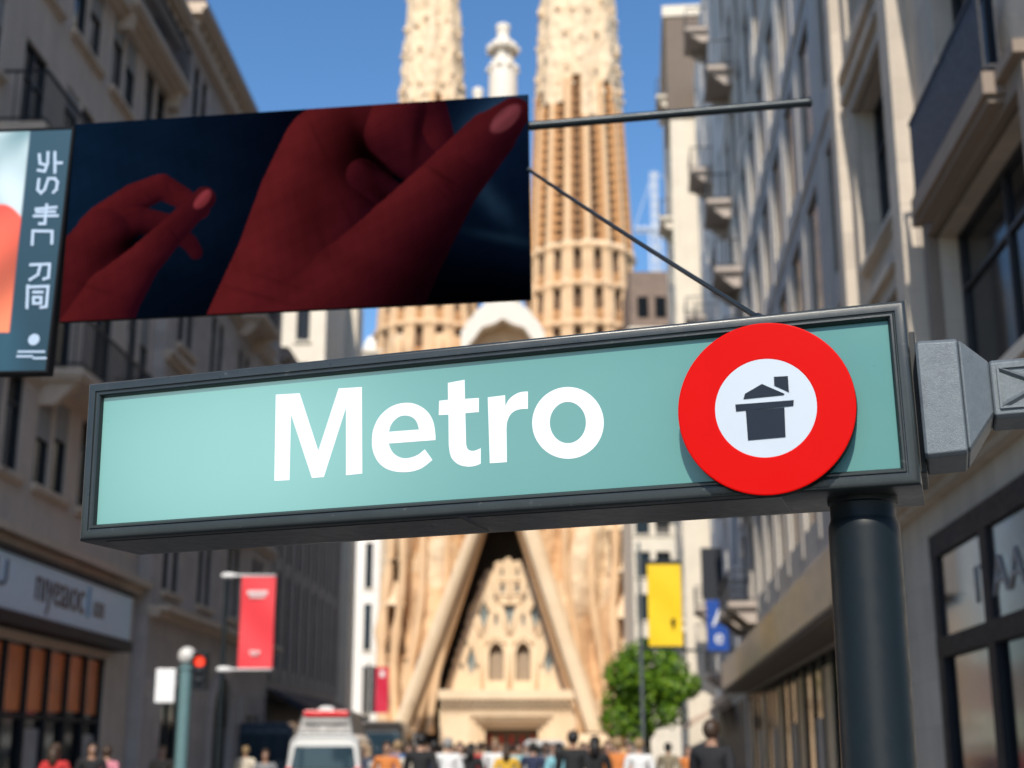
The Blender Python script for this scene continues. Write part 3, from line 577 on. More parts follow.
# ================================================================ GROUND
def strip(name, x0, x1, y0, y1, z, m, ya=None):
    mb = MB(); mb.quad((x0, y0, z), (x1, y0, z), (x1, y1, z), (x0, y1, z)); return structure(mb.build(name, m))
strip('ground', -4000, 4000, -400, 5000, 0, M['earth'])
LA, LB = -9.62, .0331                        # left house line: x = LA + LB*y
RA, RB = 3.77, .0884                         # right house line
def lx(y): return LA + LB * y
def rx(y): return RA + RB * y
mb = MB(); mb.quad((lx(-15) + 3.2, -15, .004), (rx(-15) - 2.2, -15, .004), (rx(96) - 2.2, 96, .004), (lx(96) + 3.2, 96, .004))
structure(mb.build('road', M['asphalt']))
for nm, f, s, wd in (('pavement', lx, 1, 3.2), ('pavement', rx, -1, 2.2)):
    mb = MB(); a, b = (f(-15), f(96)); mb.hexa([(a - s * 3, -15, .002), (a + s * (wd - .2), -15, .002), (b + s * (wd - .2), 96, .002), (b - s * 3, 96, .002)],
                                               [(a - s * 3, -15, .12), (a + s * (wd - .2), -15, .12), (b + s * (wd - .2), 96, .12), (b - s * 3, 96, .12)])
    structure(mb.build(nm, M['paving']))
    mb = MB(); mb.hexa([(a + s * (wd - .198), -15, .002), (a + s * wd, -15, .002), (b + s * wd, 96, .002), (b + s * (wd - .198), 96, .002)],
                       [(a + s * (wd - .198), -15, .128), (a + s * wd, -15, .128), (b + s * wd, 96, .128), (b + s * (wd - .198), 96, .128)])
    structure(mb.build('kerb', M['kerb'], bevel=.015))
mb = MB()
for k in range(22): mb.quad((.2 + k * .1, -10 + k * 4.6, .008), (.35 + k * .1, -10 + k * 4.6, .008), (.35 + k * .1, -8 + k * 4.6, .008), (.2 + k * .1, -8 + k * 4.6, .008))
structure(mb.build('road_marking', M['line']))
mb = MB(); mb.quad((-40, 96.004, .004), (40, 96.004, .004), (40, 150, .004), (-40, 150, .004)); structure(mb.build('plaza', M['paving']))

# ================================================================ HOUSES
class House:
    """local x along the front, local y into the house, z up"""
    def __init__(s, side, u0, u1, H, label, m, depth=10, proud=0., name='house', rd=.28, cat='building', group=None, rx0=None, ab=None):
        s.side = side; s.u0, s.u1 = u0, u1; s.W = (u1 - u0); s.H = H; s.rd = rd; s.m = m; s.D = depth
        if side == 'L':
            k = math.hypot(1, LB); ang = math.atan2(1, LB); p = Vector((lx(u0) + proud, u0, 0)); s.W *= k
        elif side == 'R':
            ra, rb = ab or (RA, RB); k = math.hypot(1, rb); ang = math.atan2(-1, -rb); p = Vector((ra + rb * u1 - proud, u1, 0)); s.W *= k
        else:                                # facing the viewer: x0..x1 at distance
            k = 1; ang = 0; p = Vector((u0, rx0, 0))
        s.k = k; s.root = empty(name, p, ang); tag(s.root, label, cat, group); s.open = []; s.cache = {}
    def x(s, u):
        return (u - s.u0) * s.k if s.side in 'LF' else (s.u1 - u) * s.k
    def xs(s, ua, ub): a, b = s.x(ua), s.x(ub); return (a, b) if a < b else (b, a)
    def wall(s, z0=0, name='wall'):
        W, H, rd = s.W, s.H, s.rd
        xc = sorted({0, W} | {v for o in s.open for v in o[:2]}); zc = sorted({z0, H} | {v for o in s.open for v in o[2:4]})
        mb = MB()
        for i in range(len(xc) - 1):
            for j in range(len(zc) - 1):
                cx, cz = (xc[i] + xc[i + 1]) / 2, (zc[j] + zc[j + 1]) / 2
                if any(o[0] < cx < o[1] and o[2] < cz < o[3] for o in s.open): continue
                mb.quad((xc[i], 0, zc[j]), (xc[i + 1], 0, zc[j]), (xc[i + 1], 0, zc[j + 1]), (xc[i], 0, zc[j + 1]))
        for a, b, c, d in s.open:
            mb.quad((a, 0, c), (a, rd, c), (a, rd, d), (a, 0, d)); mb.quad((b, 0, c), (b, 0, d), (b, rd, d), (b, rd, c))
            mb.quad((a, 0, c), (b, 0, c), (b, rd, c), (a, rd, c)); mb.quad((a, 0, d), (a, rd, d), (b, rd, d), (b, 0, d))
        mb.quad((0, 0, z0), (0, 0, H), (0, s.D, H), (0, s.D, z0)); mb.quad((W, 0, z0), (W, s.D, z0), (W, s.D, H), (W, 0, H))
        mb.quad((0, s.D, z0), (0, s.D, H), (W, s.D, H), (W, s.D, z0)); mb.quad((0, 0, H), (W, 0, H), (W, s.D, H), (0, s.D, H))
        s.wo = mb.build(name, s.m, s.root, fix=False); return s.wo
    def cached(s, key, fn):
        if key not in s.cache: s.cache[key] = fn()
        return s.cache[key]
    def window(s, x0, x1, z0, z1, pane=None, fm=None, bars=(1, 1), sill=None, surround=None, cover=0, opening=True, sub=True):
        if opening: s.open.append((x0, x1, z0, z1))
        w, h, rd = x1 - x0, z1 - z0, s.rd; fm = fm or M['win_frame']; pane = pane or random.choice([M['glass'], M['glass'], M['glass_b'], M['curtain']])
        def mk():
            mb = MB(); t = .055; y0, y1 = (rd - .09, rd - .02) if rd > .12 else (rd - .045, rd - .012)
            mb.box(0, t, y0, y1, 0, h); mb.box(w - t, w, y0, y1, 0, h); mb.box(t, w - t, y0, y1, 0, t); mb.box(t, w - t, y0, y1, h - t, h)
            for i in range(bars[0]): c = t + (w - 2 * t) * (i + 1) / (bars[0] + 1); mb.box(c - .025, c + .025, y0 + .01, y1, t, h - t)
            for i in range(bars[1]): c = h * (.70 if bars[1] == 1 else (i + 1) / (bars[1] + 1)); mb.box(t, w - t, y0 + .014, y1 - .004, c - .022, c + .022)
            return mb.mesh('window', fm)
        o = put('window', s.cached(('w', round(w, 3), round(h, 3), fm.name, bars), mk), s.root, (x0, 0, z0))
        if not sub: return o
        def mkp(): mb = MB(); mb.box(0, w, rd - .03, rd + .02, 0, h); return mb.mesh('pane', pane)
        put('pane', s.cached(('p', round(w, 3), round(h, 3), pane.name), mkp), o)
        if cover:                            # roller shutter part way down
            def mkc(): mb = MB(); n = max(3, int(h * cover / .09)); [mb.box(.01, w - .01, rd - .11, rd - .085, h - h * cover * (i + 1) / n + .006, h - h * cover * i / n) for i in range(n)]; return mb.mesh('roller_shutter', M['win_frame_w'])
            put('roller_shutter', s.cached(('c', round(w, 3), round(h, 3), cover), mkc), o)
        if sill:
            def mks(): mb = MB(); mb.box(-.12, w + .12, -.13, .05, -.11, -.003); mb.box(-.08, w + .08, -.07, .05, -.17, -.112); return mb.mesh('sill', sill)
            put('sill', s.cached(('s', round(w, 3), sill.name), mks), o)
        if surround:
            pr, bw = .12, .24
            def mkf():
                mb = MB(); mb.box(-bw, 0, -pr, .02, .002, h + bw); mb.box(w, w + bw, -pr, .02, .002, h + bw); mb.box(.002, w - .002, -pr, .02, h, h + bw)
                mb.box(-bw - .07, w + bw + .07, -pr - .1, .02, h + bw + .002, h + bw + .14); return mb.mesh('surround', surround)
            put('surround', s.cached(('f', round(w, 3), round(h, 3), surround.name), mkf), o)
        return o
    def balcony(s, x0, x1, z, out=.95, rail=1.0, solid=False, slab=None, thick=.16, brackets=True, rail_m=None):
        w = x1 - x0; slab = slab or M['trim_l']; rail_m = rail_m or M['iron']
        def mk():
            mb = MB(); mb.box(0, w, -out, .03, -thick, 0); mb.box(.06, w - .06, -out + .06, .03, -thick - .07, -thick - .002)
            if brackets:
                for c in (.18, w - .38): mb.hexa([(c, -.28, -thick - .5), (c + .2, -.28, -thick - .5), (c + .2, .03, -thick - .5), (c, .03, -thick - .5)], [(c, -out + .14, -thick - .072), (c + .2, -out + .14, -thick - .072), (c + .2, .03, -thick - .072), (c, .03, -thick - .072)])
            return mb.mesh('balcony', slab)
        o = put('balcony', s.cached(('b', round(w, 3), out, thick, slab.name), mk), s.root, (x0, 0, z))
        def mkr():
            mb = MB(); a, b, yo = .05, w - .05, -out + .05
            mb.box(a, b, yo - .025, yo + .025, rail - .05, rail); mb.box(a, b, yo - .02, yo + .02, .06, .10)
            for xx in (a, b): mb.box(xx - .02, xx + .02, yo + .028, .0, rail - .045, rail - .005); mb.box(xx - .018, xx + .018, yo + .024, .0, .062, .098)
            if solid:
                mb.box(a + .01, b - .01, yo - .012, yo + .012, .10, rail - .05)
                for xx in (a, b): [mb.box(xx - .008, xx + .008, yo + .14 + i * .13, yo + .158 + i * .13, 0, rail - .05) for i in range(int((out - .2) / .13))]
            else:
                n = int((b - a) / .13); [mb.box(a + (b - a) * i / n - .009, a + (b - a) * i / n + .009, yo - .009, yo + .009, 0, rail - .05) for i in range(n + 1)]
                for xx in (a, b): [mb.box(xx - .008, xx + .008, yo + .14 + i * .13, yo + .158 + i * .13, 0, rail - .05) for i in range(int((out - .2) / .13))]
            return mb.mesh('railing', rail_m)
        put('railing', s.cached(('r', round(w, 3), out, rail, solid), mkr), o); return o
    def band(s, z0, z1, out, m=None, name='string_course', x0=None, x1=None, steps=2, label=None):
        x0 = -.0 if x0 is None else x0; x1 = s.W if x1 is None else x1
        mb = MB(); n = steps
        for i in range(n):
            za, zb = z0 + (z1 - z0) * i / n, z0 + (z1 - z0) * (i + 1) / n; oo = out * (i + 1) / n
            mb.box(x0 - .003 * i, x1 + .003 * i, -oo, .04, za + (.002 if i else 0), zb)
        return mb.build(name, m or M['trim_l'], s.root, label=label)
    def cornice(s, z, out=.9, m=None, mod=.55):
        m = m or M['trim_l']; mb = MB(); W = s.W
        mb.box(-.05, W + .05, -.22, .04, z - .62, z - .34); mb.box(-.08, W + .08, -out, .05, z - .12, z); mb.box(-.1, W + .1, -out - .1, .06, z + .002, z + .14)
        n = max(2, int(W / mod))
        for i in range(n): c = W * (i + .5) / n; mb.box(c - .11, c + .11, -out + .14, .04, z - .338, z - .122)
        c = mb.build('cornice', m, s.root)
        mb = MB(); mb.box(-.05, W + .05, -out - .06, s.D, z + .142, z + .3); mb.build('roof', M['soffit'], s.root); return c
    def box(s, name, m, x0, x1, y0, y1, z0, z1, parent=None, bevel=0, label=None):
        mb = MB(); mb.box(x0, x1, y0, y1, z0, z1); return mb.build(name, m, parent or s.root, bevel=bevel, label=label)

# ---- left, first house with the blue shop fascia
h = House('L', 14.5, 32, 19.3, 'taupe apartment house with balconies above the pale blue shop fascia, at left edge', M['stone_l'], rd=.14)
floors = [(5.3, 2.9), (8.4, 3.3), (11.9, 2.5), (14.5, 2.85), (17.5, 1.6)]
bay = 2.42; nb = 7
for fi, (z, H_) in enumerate(floors):
    for k in range(nb):
        xc = .7 + bay * (k + .5); balc = (fi == 1 and k in (1, 2, 4, 5)) or (fi == 2 and k in (0, 3)) or fi == 4
        ww = .58
        if balc: h.window(xc - ww, xc + ww, z + .12, z + H_ - .25, fm=M['win_frame'], bars=(1, 1))
        else: h.window(xc - .85, xc - .08, z + .95, z + H_ - .12, bars=(0, 1), sill=M['trim_l'], cover=random.choice([0, 0, .3, .5])); h.window(xc + .08, xc + .85, z + .95, z + H_ - .12, bars=(0, 1), sill=M['trim_l'], cover=random.choice([0, 0, .4]))
for k in (1, 4): h.balcony(.7 + bay * k + .15, .7 + bay * (k + 2) - .15, 8.4, out=.85)
h.balcony(.7 + .2, .7 + bay - .2, 11.9, out=.85); h.balcony(.7 + bay * 3 - .3, .7 + bay * 4 + .3, 12.0, out=.85)
h.balcony(.5, .7 + bay * 2 - .3, 17.62, out=.5); h.balcony(.7 + bay * 2 + .6, .7 + bay * 5 - .4, 17.62, out=.5); h.balcony(.7 + bay * 5 + .4, .7 + bay * 7, 17.62, out=.5)
h.band(17.2, 17.44, .28); h.band(8.05, 8.2, .12); h.band(4.95, 5.25, .4); h.cornice(19.3, .42)
# shop front
sx0, sx1 = h.xs(15.2, 30.2)
h.open.append((sx0, sx1, .25, 3.42)); h.wall()
fa = h.box('shop_fascia', M['shop_blue'], sx0 - .1, sx1 + .25, -.42, .03, 3.80, 4.74, bevel=.02)
h.box('fascia_rim', M['shop_dark'], sx0 - .16, sx1 + .31, -.46, .02, 4.744, 4.83, fa); h.box('fascia_rim', M['shop_dark'], sx0 - .16, sx1 + .31, -.46, .02, 3.58, 3.796, fa)
M['brown_ink'] = mat('brown_letter_paint', (.10, .065, .05), .5); M['sky_ink'] = mat('sky_blue_letter_paint', (.12, .36, .55), .5); M['tan_ink'] = mat('tan_letter_paint', (.22, .16, .11), .5); M['navy_ink'] = mat('navy_letter_paint', (.07, .11, .17), .5)
def lT(x, z, sx=1, y=-.424): return Matrix.Translation((x, y, z)) @ Matrix.Rotation(PI / 2, 4, 'X') @ Matrix.Diagonal((sx, 1, 1, 1))
def LU(u): return h.x(u)
text_obj('nıyeaıoc', .92, .012, M['brown_ink'], fa, lT(LU(24.7), 4.09, .88))
text_obj('l', .86, .012, M['sky_ink'], fa, lT(LU(27.45), 4.05, 1.6)); text_obj('ıon', .66, .012, M['tan_ink'], fa, lT(LU(27.9), 4.10, .8))
text_obj('AU', .66, .012, M['navy_ink'], fa, lT(LU(22.2), 4.16, 1.4))
sf = h.box('shop_window', M['shop_dark'], sx0, sx1, .06, .13, .26, .7)
for k in range(15):
    xx = sx0 + (sx1 - sx0) * k / 14; h.box('mullion', M['shop_dark'], xx - .055 + (.056 if k == 0 else -.056 if k == 14 else 0), xx + .055 + (.056 if k == 0 else -.056 if k == 14 else 0), .02, .12, .702, 3.41, sf)
h.box('transom', M['shop_dark'], sx0 + .06, sx1 - .06, .035, .11, 2.08, 2.17, sf)
h.box('pane', M['glass'], sx0, sx1, .115, .135, .702, 3.415, sf)
for k in range(14):
    xa = sx0 + (sx1 - sx0) * k / 14 + .08; xb = sx0 + (sx1 - sx0) * (k + 1) / 14 - .08
    if k >= 6: h.box('window_poster', M['orange'], xa, xb, .098, .113, 2.20 + random.uniform(-.0, .08), 3.36, sf)
    elif k in (4,): h.box('window_poster', M['yellow_poster'], xa, xb, .098, .113, 2.2, 3.0, sf)
    elif k % 2: h.box('window_poster', M['orange'], xa, xb, .098, .113, 2.3, 3.36, sf)
    if k % 3 == 1: h.box('display_and_light_panel', M['display_g'], xa, xb, .10, .113, 1.0, random.uniform(1.7, 2.1), sf)
h.box('awning_rail', M['trim_l'], sx0 - .1, sx1 + .1, -.12, .03, 3.47, 3.56)

# ---- left, second house: grey mauve stone with arched door
h = House('L', 32.03, 45.5, 19.8, 'grey stone house with a dark arched door, left of the red street banner', M['stone_l2'], proud=.3, rd=.15)
for fi, z in enumerate([4.75, 7.8, 10.8, 13.8, 16.8]):
    for k in range(4):
        xc = 1.7 + 3.25 * k; hh = [2.7, 2.5, 2.4, 2.4, 2.2][fi]
        for d in (-.72, .10): h.window(xc + d, xc + d + .62, z + .45, z + .45 + hh - .6, bars=(0, 1), sill=M['trim_l'])
    if fi in (1, 3):
        for k in (0, 2): h.balcony(1.7 + 3.25 * k - 1.2, 1.7 + 3.25 * k + 1.2, z + .2, out=.8)
    h.band(z - .25, z, .22 if fi else .5)
xa, xb = h.xs(33.6, 36.2); h.open.append((xa, xb, .12, 3.1))
xa2, xb2 = h.xs(38.3, 40.6); zsp = 2.35
h.open.append((xa2, xb2, .12, zsp + .001)); xa3, xb3 = h.xs(42.6, 44.6); h.open.append((xa3, xb3, .12, 2.6))
# round head of the arched door is cut as steps
rr = (xb2 - xa2) / 2; n = 9
for i in range(n):
    z0_, z1_ = zsp + rr * math.sin(PI / 2 * i / n), zsp + rr * math.sin(PI / 2 * (i + 1) / n); hw = rr * math.cos(PI / 2 * (i + .5) / n)
    h.open.append(((xa2 + xb2) / 2 - hw, (xa2 + xb2) / 2 + hw, z0_, z1_))
h.wall()
def arch_loop(cx, w, z0, zs, n=14, pt=0):
    r = w / 2
    return [(cx - r, z0), (cx + r, z0)] + [(cx + r * math.cos(a), zs + r * (1 + pt) * math.sin(a)) for a in [PI * i / n for i in range(n + 1)]]
mb = MB(); cx = (xa2 + xb2) / 2
mb.flat([arch_loop(cx, rr * 2 + .5, .1, zsp, 18), [(a, max(b, .12)) for a, b in arch_loop(cx, rr * 2 - .01, .121, zsp, 18)]], lambda a, b, d: (a, d, b), -.12, .02)
mb.build('arch_surround', M['stone_l2'], h.root)
d_ = h.box('door', M['shop_dark'], xa2 + .01, xb2 - .01, .1, .145, .125, 3.6); h.box('door_panel', M['win_frame'], xa2 + .2, cx - .06, .08, .099, .4, 2.2, d_); h.box('door_panel', M['win_frame'], cx + .06, xb2 - .2, .08, .099, .4, 2.2, d_)
h.window(xa, xb, .12, 3.1, M['glass'], bars=(2, 1), opening=False); h.window(xa3, xb3, .12, 2.6, M['display_g'], bars=(1, 1), opening=False)
h.box('notice_board', M['display_g'], xb2 + 1.0, xb2 + 1.35, -.06, .01, 2.3, 3.1)
h.cornice(19.8, .4)
# ---- left, third house: dark with tall fins
h = House('L', 45.53, 61.5, 14.5, 'low dark brown building with upright stone fins behind the red banner', M['stone_l3'], rd=.16)
n = 9
for k in range(n):
    xc = h.W * (k + .5) / n
    for z0, z1 in ((4.3, 7.6), (8.0, 11.2), (11.5, 13.6)): h.window(xc - .42, xc + .42, z0, z1, bars=(0, 1))
h.open.append((.6, h.W - .6, .15, 3.3)); h.wall()
for k in range(n + 1):
    xx = min(max(h.W * k / n, .22), h.W - .22); h.box('fin', M['stone_l3'], xx - .2, xx + .2, -.09, .02, 3.9, 13.9)
h.box('shopfront', M['shop_dark'], .602, h.W - .602, .1, .15, .152, 3.298)
mb = MB()
for a, b in ((.5, 7.5), (8.0, 15.2)): mb.hexa([(a, -1.6, 2.75), (b, -1.6, 2.75), (b, -1.5, 2.75), (a, -1.5, 2.75)], [(a, -1.6, 2.95), (b, -1.6, 2.95), (b, .0, 3.62), (a, .0, 3.62)])
mb.build('awning', M['awning'], h.root); h.cornice(14.5, .5, M['stone_l3'])
mb = MB(); mb.box(2, 6, 2, 6, 14.8, 16.0); mb.build('chimney', M['trim_l'], h.root)

# ---- houses that face the viewer beyond the rows
def front_house(px0, px1, pytop, Y, label, m, depth=9, storeys=7, cols=3, wm=None, name='house', low=3.8, ww=.9, pane=None):
    x0, x1 = at(px0, 740, Y).x, at(px1, 740, Y).x; H = zat(pytop, Y)
    h = House('F', x0, x1, H, label, m, depth, rd=.22, rx0=Y, name=name)
    st = (H - low - .8) / storeys
    for i in range(storeys):
        for k in range(cols):
            xc = h.W * (k + .5) / cols; z = low + st * i
            h.window(xc - ww / 2, xc + ww / 2, z + .7, z + st - .5, pane, bars=(1, 0), sill=M['cream'])
    h.wall(); h.band(low - .3, low, .15, M['cream']); h.band(H - .3, H + .12, .35, M['cream'], 'parapet'); return h
front_house(262, 311, 232, 70, 'tall cream building between the dark row and the billboard underside', M['cream'], 8.5, 8, 1, ww=.7)
hb = front_house(312, 345, 296, 79, 'narrow pale building with a grey side, left of the church', M['cream'], 3, 8, 1, ww=.5)
h6 = front_house(346, 383, 352, 111, 'bright white narrow building beside the church, behind the small crimson banner', M['white_wall'], 9, 6, 1, ww=.6)
mb = MB(); mb.lathe([(1.4, 0), (1.4, .6), (1.3, 1.3), (1., 1.9), (.4, 2.25), (.02, 2.35)], (1.45, 3, h6.H + .1), 20); mb.build('roof_dome', M['white_wall'], h6.root, smooth=True)
# grey drainpipe wall strips seen between them
# ---- right, first house
h = House('R', 9.3, 21.9, 34, 'beige stone house with a deep balcony and framed windows, at right edge', M['stone_r1'], rd=.34, ab=(4.18, .068))
M['balcony_stone'] = mat('brown_balcony_stone', (.27, .21, .165), .85, 0, .1, 2, .2, 12)
for fi, (z0, z1) in enumerate([(5.3, 7.7), (8.85, 11.5), (12.7, 15.6), (16.5, 19.4), (20.3, 23.2), (24.1, 27), (27.9, 30.6)]):
    for ua, ub in ((18.3, 20.75), (12.4, 16.4)):
        if fi == 1 and ua < 15: continue
        xa, xb = h.xs(ua, ub); sm_ = M['balcony_stone'] if fi == 0 and ua < 15 else M['stone_r1']
        h.window(xa, xb, z0, z1, M['glass'], bars=(1, 1), surround=sm_, sill=sm_)
    if fi == 1:
        xa, xb = h.xs(12.75, 16.15); b_ = h.balcony(xa, xb, [0, 8.08, 0, 14.4, 0, 22.2][fi], out=.34, rail=1.02, solid=True, slab=M['balcony_stone'], thick=.24, brackets=False)
        h.window(xa + .4, xb - .5, 8.10, 10.9, M['glass'], bars=(1, 1))
h.band(4.55, 4.75, .35, M['stone_r1']); h.band(4.752, 5.0, .5, M['stone_r1']); h.band(12.15, 12.35, .2, M['stone_r1']); h.band(33.4, 34.1, .8, M['stone_r1'], 'cornice')
xa, xb = h.xs(9.6, 16.95); h.box('shade_strip', M['soffit'], xa, xb, -.03, .01, 5.02, 5.26); h.box('shade_strip', M['soffit'], xa, xb, -.03, .01, 7.98 - .3, 7.76)  # dark strips painting in shade on the wall below the balcony
for u in (21.5, 17.3):
    xa, xb = h.xs(u - .28, u + .28); h.box('pilaster', M['stone_r1'], xa, xb, -.28, .02, 5.002, 33.3)
for u in (22.02,): pass
xa, xb = h.xs(10.4, 17.9); h.open.append((xa, xb, .3, 4.15)); h.wall()
sf = h.box('shopfront', M['shop_dark'], xa + .002, xb - .002, -.05, .09, 3.86, 4.148)
for (za, zb) in ((.302, .6), (2.62, 2.86)): h.box('rail', M['shop_dark'], xa + .002, xb - .002, -.05, .09, za, zb, sf)
for k in range(4):
    c = xa + .16 + (xb - xa - .32) * k / 3; h.box('mullion', M['shop_dark'], c - .155, c + .155, -.045, .085, .602, 2.618, sf); h.box('mullion', M['shop_dark'], c - .155, c + .155, -.045, .085, 2.862, 3.858, sf)
h.box('pane', M['glass'], xa + .01, xb - .01, .03, .05, .602, 2.618, sf); sp = h.box('sign_glass', M['soffit'], xa + .3, xb - .3, .0, .05, 2.862, 3.858, sf)
sp.data.materials.clear(); sp.data.materials.append(mat('bronze_mirror_sign_glass', (.06, .045, .04), .12, 0, .1, 2, spec=.9))
M['sign_white'] = mat('pale_sign_letters', (.34, .32, .31), .5)
text_obj('ITAAO', .62, .01, M['sign_white'], sp, Matrix.Translation((h.x(16.0), -.012, 3.1)) @ Matrix.Rotation(PI / 2, 4, 'X') @ Matrix.Diagonal((1.5, 1, 1, 1)), offset=-.010)
# ---- right, second house: plain blue-grey with tall windows and metal fascia
h = House('R', 22.2, 50, 36, 'tall blue-grey stone building with narrow windows over a warm grey shop canopy', M['stone_r2'], rd=.11)
n = 9
for k in range(n):
    xc = h.W * (k + .5) / n
    for z0 in (6.2, 9.9, 13.6, 17.3, 21, 24.7, 28.4): h.window(xc - .85, xc + .85, z0, z0 + 2.6, random.choice([M['glass'], M['glass_b']]), bars=(1, 1))
for k in range(n + 1):
    xx = min(max(h.W * k / n, .32), h.W - .32); h.box('pilaster', M['stone_r2'], xx - .20, xx + .20, -.022, .02, 5.7, 34.6)
for z0 in (9.2, 12.95, 16.65, 20.3, 24.0): h.band(z0, z0 + .16, .05, M['stone_r2'], steps=1)
for k, z in ((1, 9.8), (1, 17.2), (1, 24.6), (2, 13.5), (0, 13.5), (0, 20.9), (0, 6.1), (1, 6.1)): xc = h.W * (k + .5) / n; h.balcony(xc - 1.3, xc + 1.3, z, out=.9, slab=M['stone_l3'])
h.open.append((.5, h.W - .5, .2, 3.5)); h.wall(); h.band(35.2, 36.1, .9, M['stone_r2'], 'cornice')
h.box('canopy_fascia', M['fascia_r'], .1, h.W + 2.4, -.85, .02, 3.62, 4.52, bevel=.03); h.box('canopy_soffit', M['soffit'], .12, h.W + 2.3, -.80, .01, 3.53, 3.617)
sf = h.box('shopfront', M['shop_dark'], .502, h.W - .502, .02, .068, .21, .6); h.box('pane', M['glass'], .502, h.W - .502, .05, .066, .602, 3.45, sf)
for k in range(17): c = .6 + (h.W - 1.2) * k / 16; h.box('mullion', M['shop_dark'], c - .09, c + .09, .0, .048, .603, 3.448, sf)
for k in range(16):
    c = .6 + (h.W - 1.2) * (k + .5) / 16
    if k % 3 != 1: h.box('display_and_light_panel', M['display'] if k % 3 == 0 else M['display_g'], c - .75, c + .7, .035, .047, .9, 3.2 if k % 3 == 0 else 2.2, sf)  # cream panels imitate light in the windows, grey ones are displays
# ---- right, third house with balconies, fourth taller house standing forward
h = House('R', 50.3, 70, 37, 'pale stone house with dark balconies behind the blue sign', M['stone_r3'], rd=.1)
for k in range(4):
    xc = h.W * (k + .5) / 4
    for i, z0 in enumerate((4.6, 8.2, 11.8, 15.4, 19, 22.6, 26.2, 29.8, 33)):
        h.window(xc - .6, xc + .6, z0 + .1, z0 + 2.6, random.choice([M['glass'], M['glass_b']]), bars=(1, 1))
        if k == 2 and i % 2 == 0 or k == 0 and i in (1, 5): h.balcony(xc - 1.2, xc + 1.2, z0, out=1.0, slab=M['stone_l3'])
h.open.append((.6, h.W - .6, .2, 3.4)); h.wall(); h.band(3.7, 4.0, .3, M['stone_r3']); h.box('shopfront', M['shop_dark'], .602, h.W - .602, .05, .09, .202, 3.398)
mb = MB()
for a in (1, 7): mb.hexa([(a, -1.7, 2.6), (a + 5, -1.7, 2.6), (a + 5, -1.6, 2.6), (a, -1.6, 2.6)], [(a, -1.7, 2.85), (a + 5, -1.7, 2.85), (a + 5, 0, 3.6), (a, 0, 3.6)])
M['beige_awning'] = mat('beige_awning', (.55, .42, .32), .8); mb.build('awning', M['beige_awning'], h.root)
h = House('R', 70.4, 84, 41.2, 'tallest cream building on the right with a dark brown top storey against the sky', M['cream'], proud=1.35, rd=.15, depth=8)
for k in range(4):
    xc = h.W * (k + .5) / 4
    for i in range(10): h.window(xc - .6, xc + .6, 4.6 + 3.6 * i, 7.0 + 3.6 * i, bars=(1, 1))
h.wall()
mb = MB(); mb.box(-.3, h.W + .25, -.25, 7.5, 41.25, 41.9); mb.build('eave', M['cream'], h.root)
mb = MB(); mb.box(h.W - 4, h.W + .15, -.12, 7.2, 35.2, 41.24); mb.build('dark_loggia', M['soffit'], h.root)
for i in range(5): h.balcony(h.W - 3.2, h.W - .6, 8.1 + 7.2 * i, out=.7, slab=M['cream'])
hr = front_house(637, 700, 330, 97, 'cream apartment building right of the church with a brown attic', M['cream'], 9, 9, 3, ww=1.0)
mb = MB(); mb.box(.3, hr.W, .8, 8, hr.H + .13, zat(268, 97)); at_ = mb.build('attic', M['brown_wall'], hr.root)
mb = MB(); [mb.box(.8 + 1.3 * k, 1.6 + 1.3 * k, .74, .81, hr.H + 1.2, hr.H + 2.8) for k in range(3)]; mb.build('attic_window', M['glass'], at_)
for z in (9, 13.5, 18): hr.balcony(hr.W - 2.8, hr.W - .4, z, out=.9, slab=M['cream'])

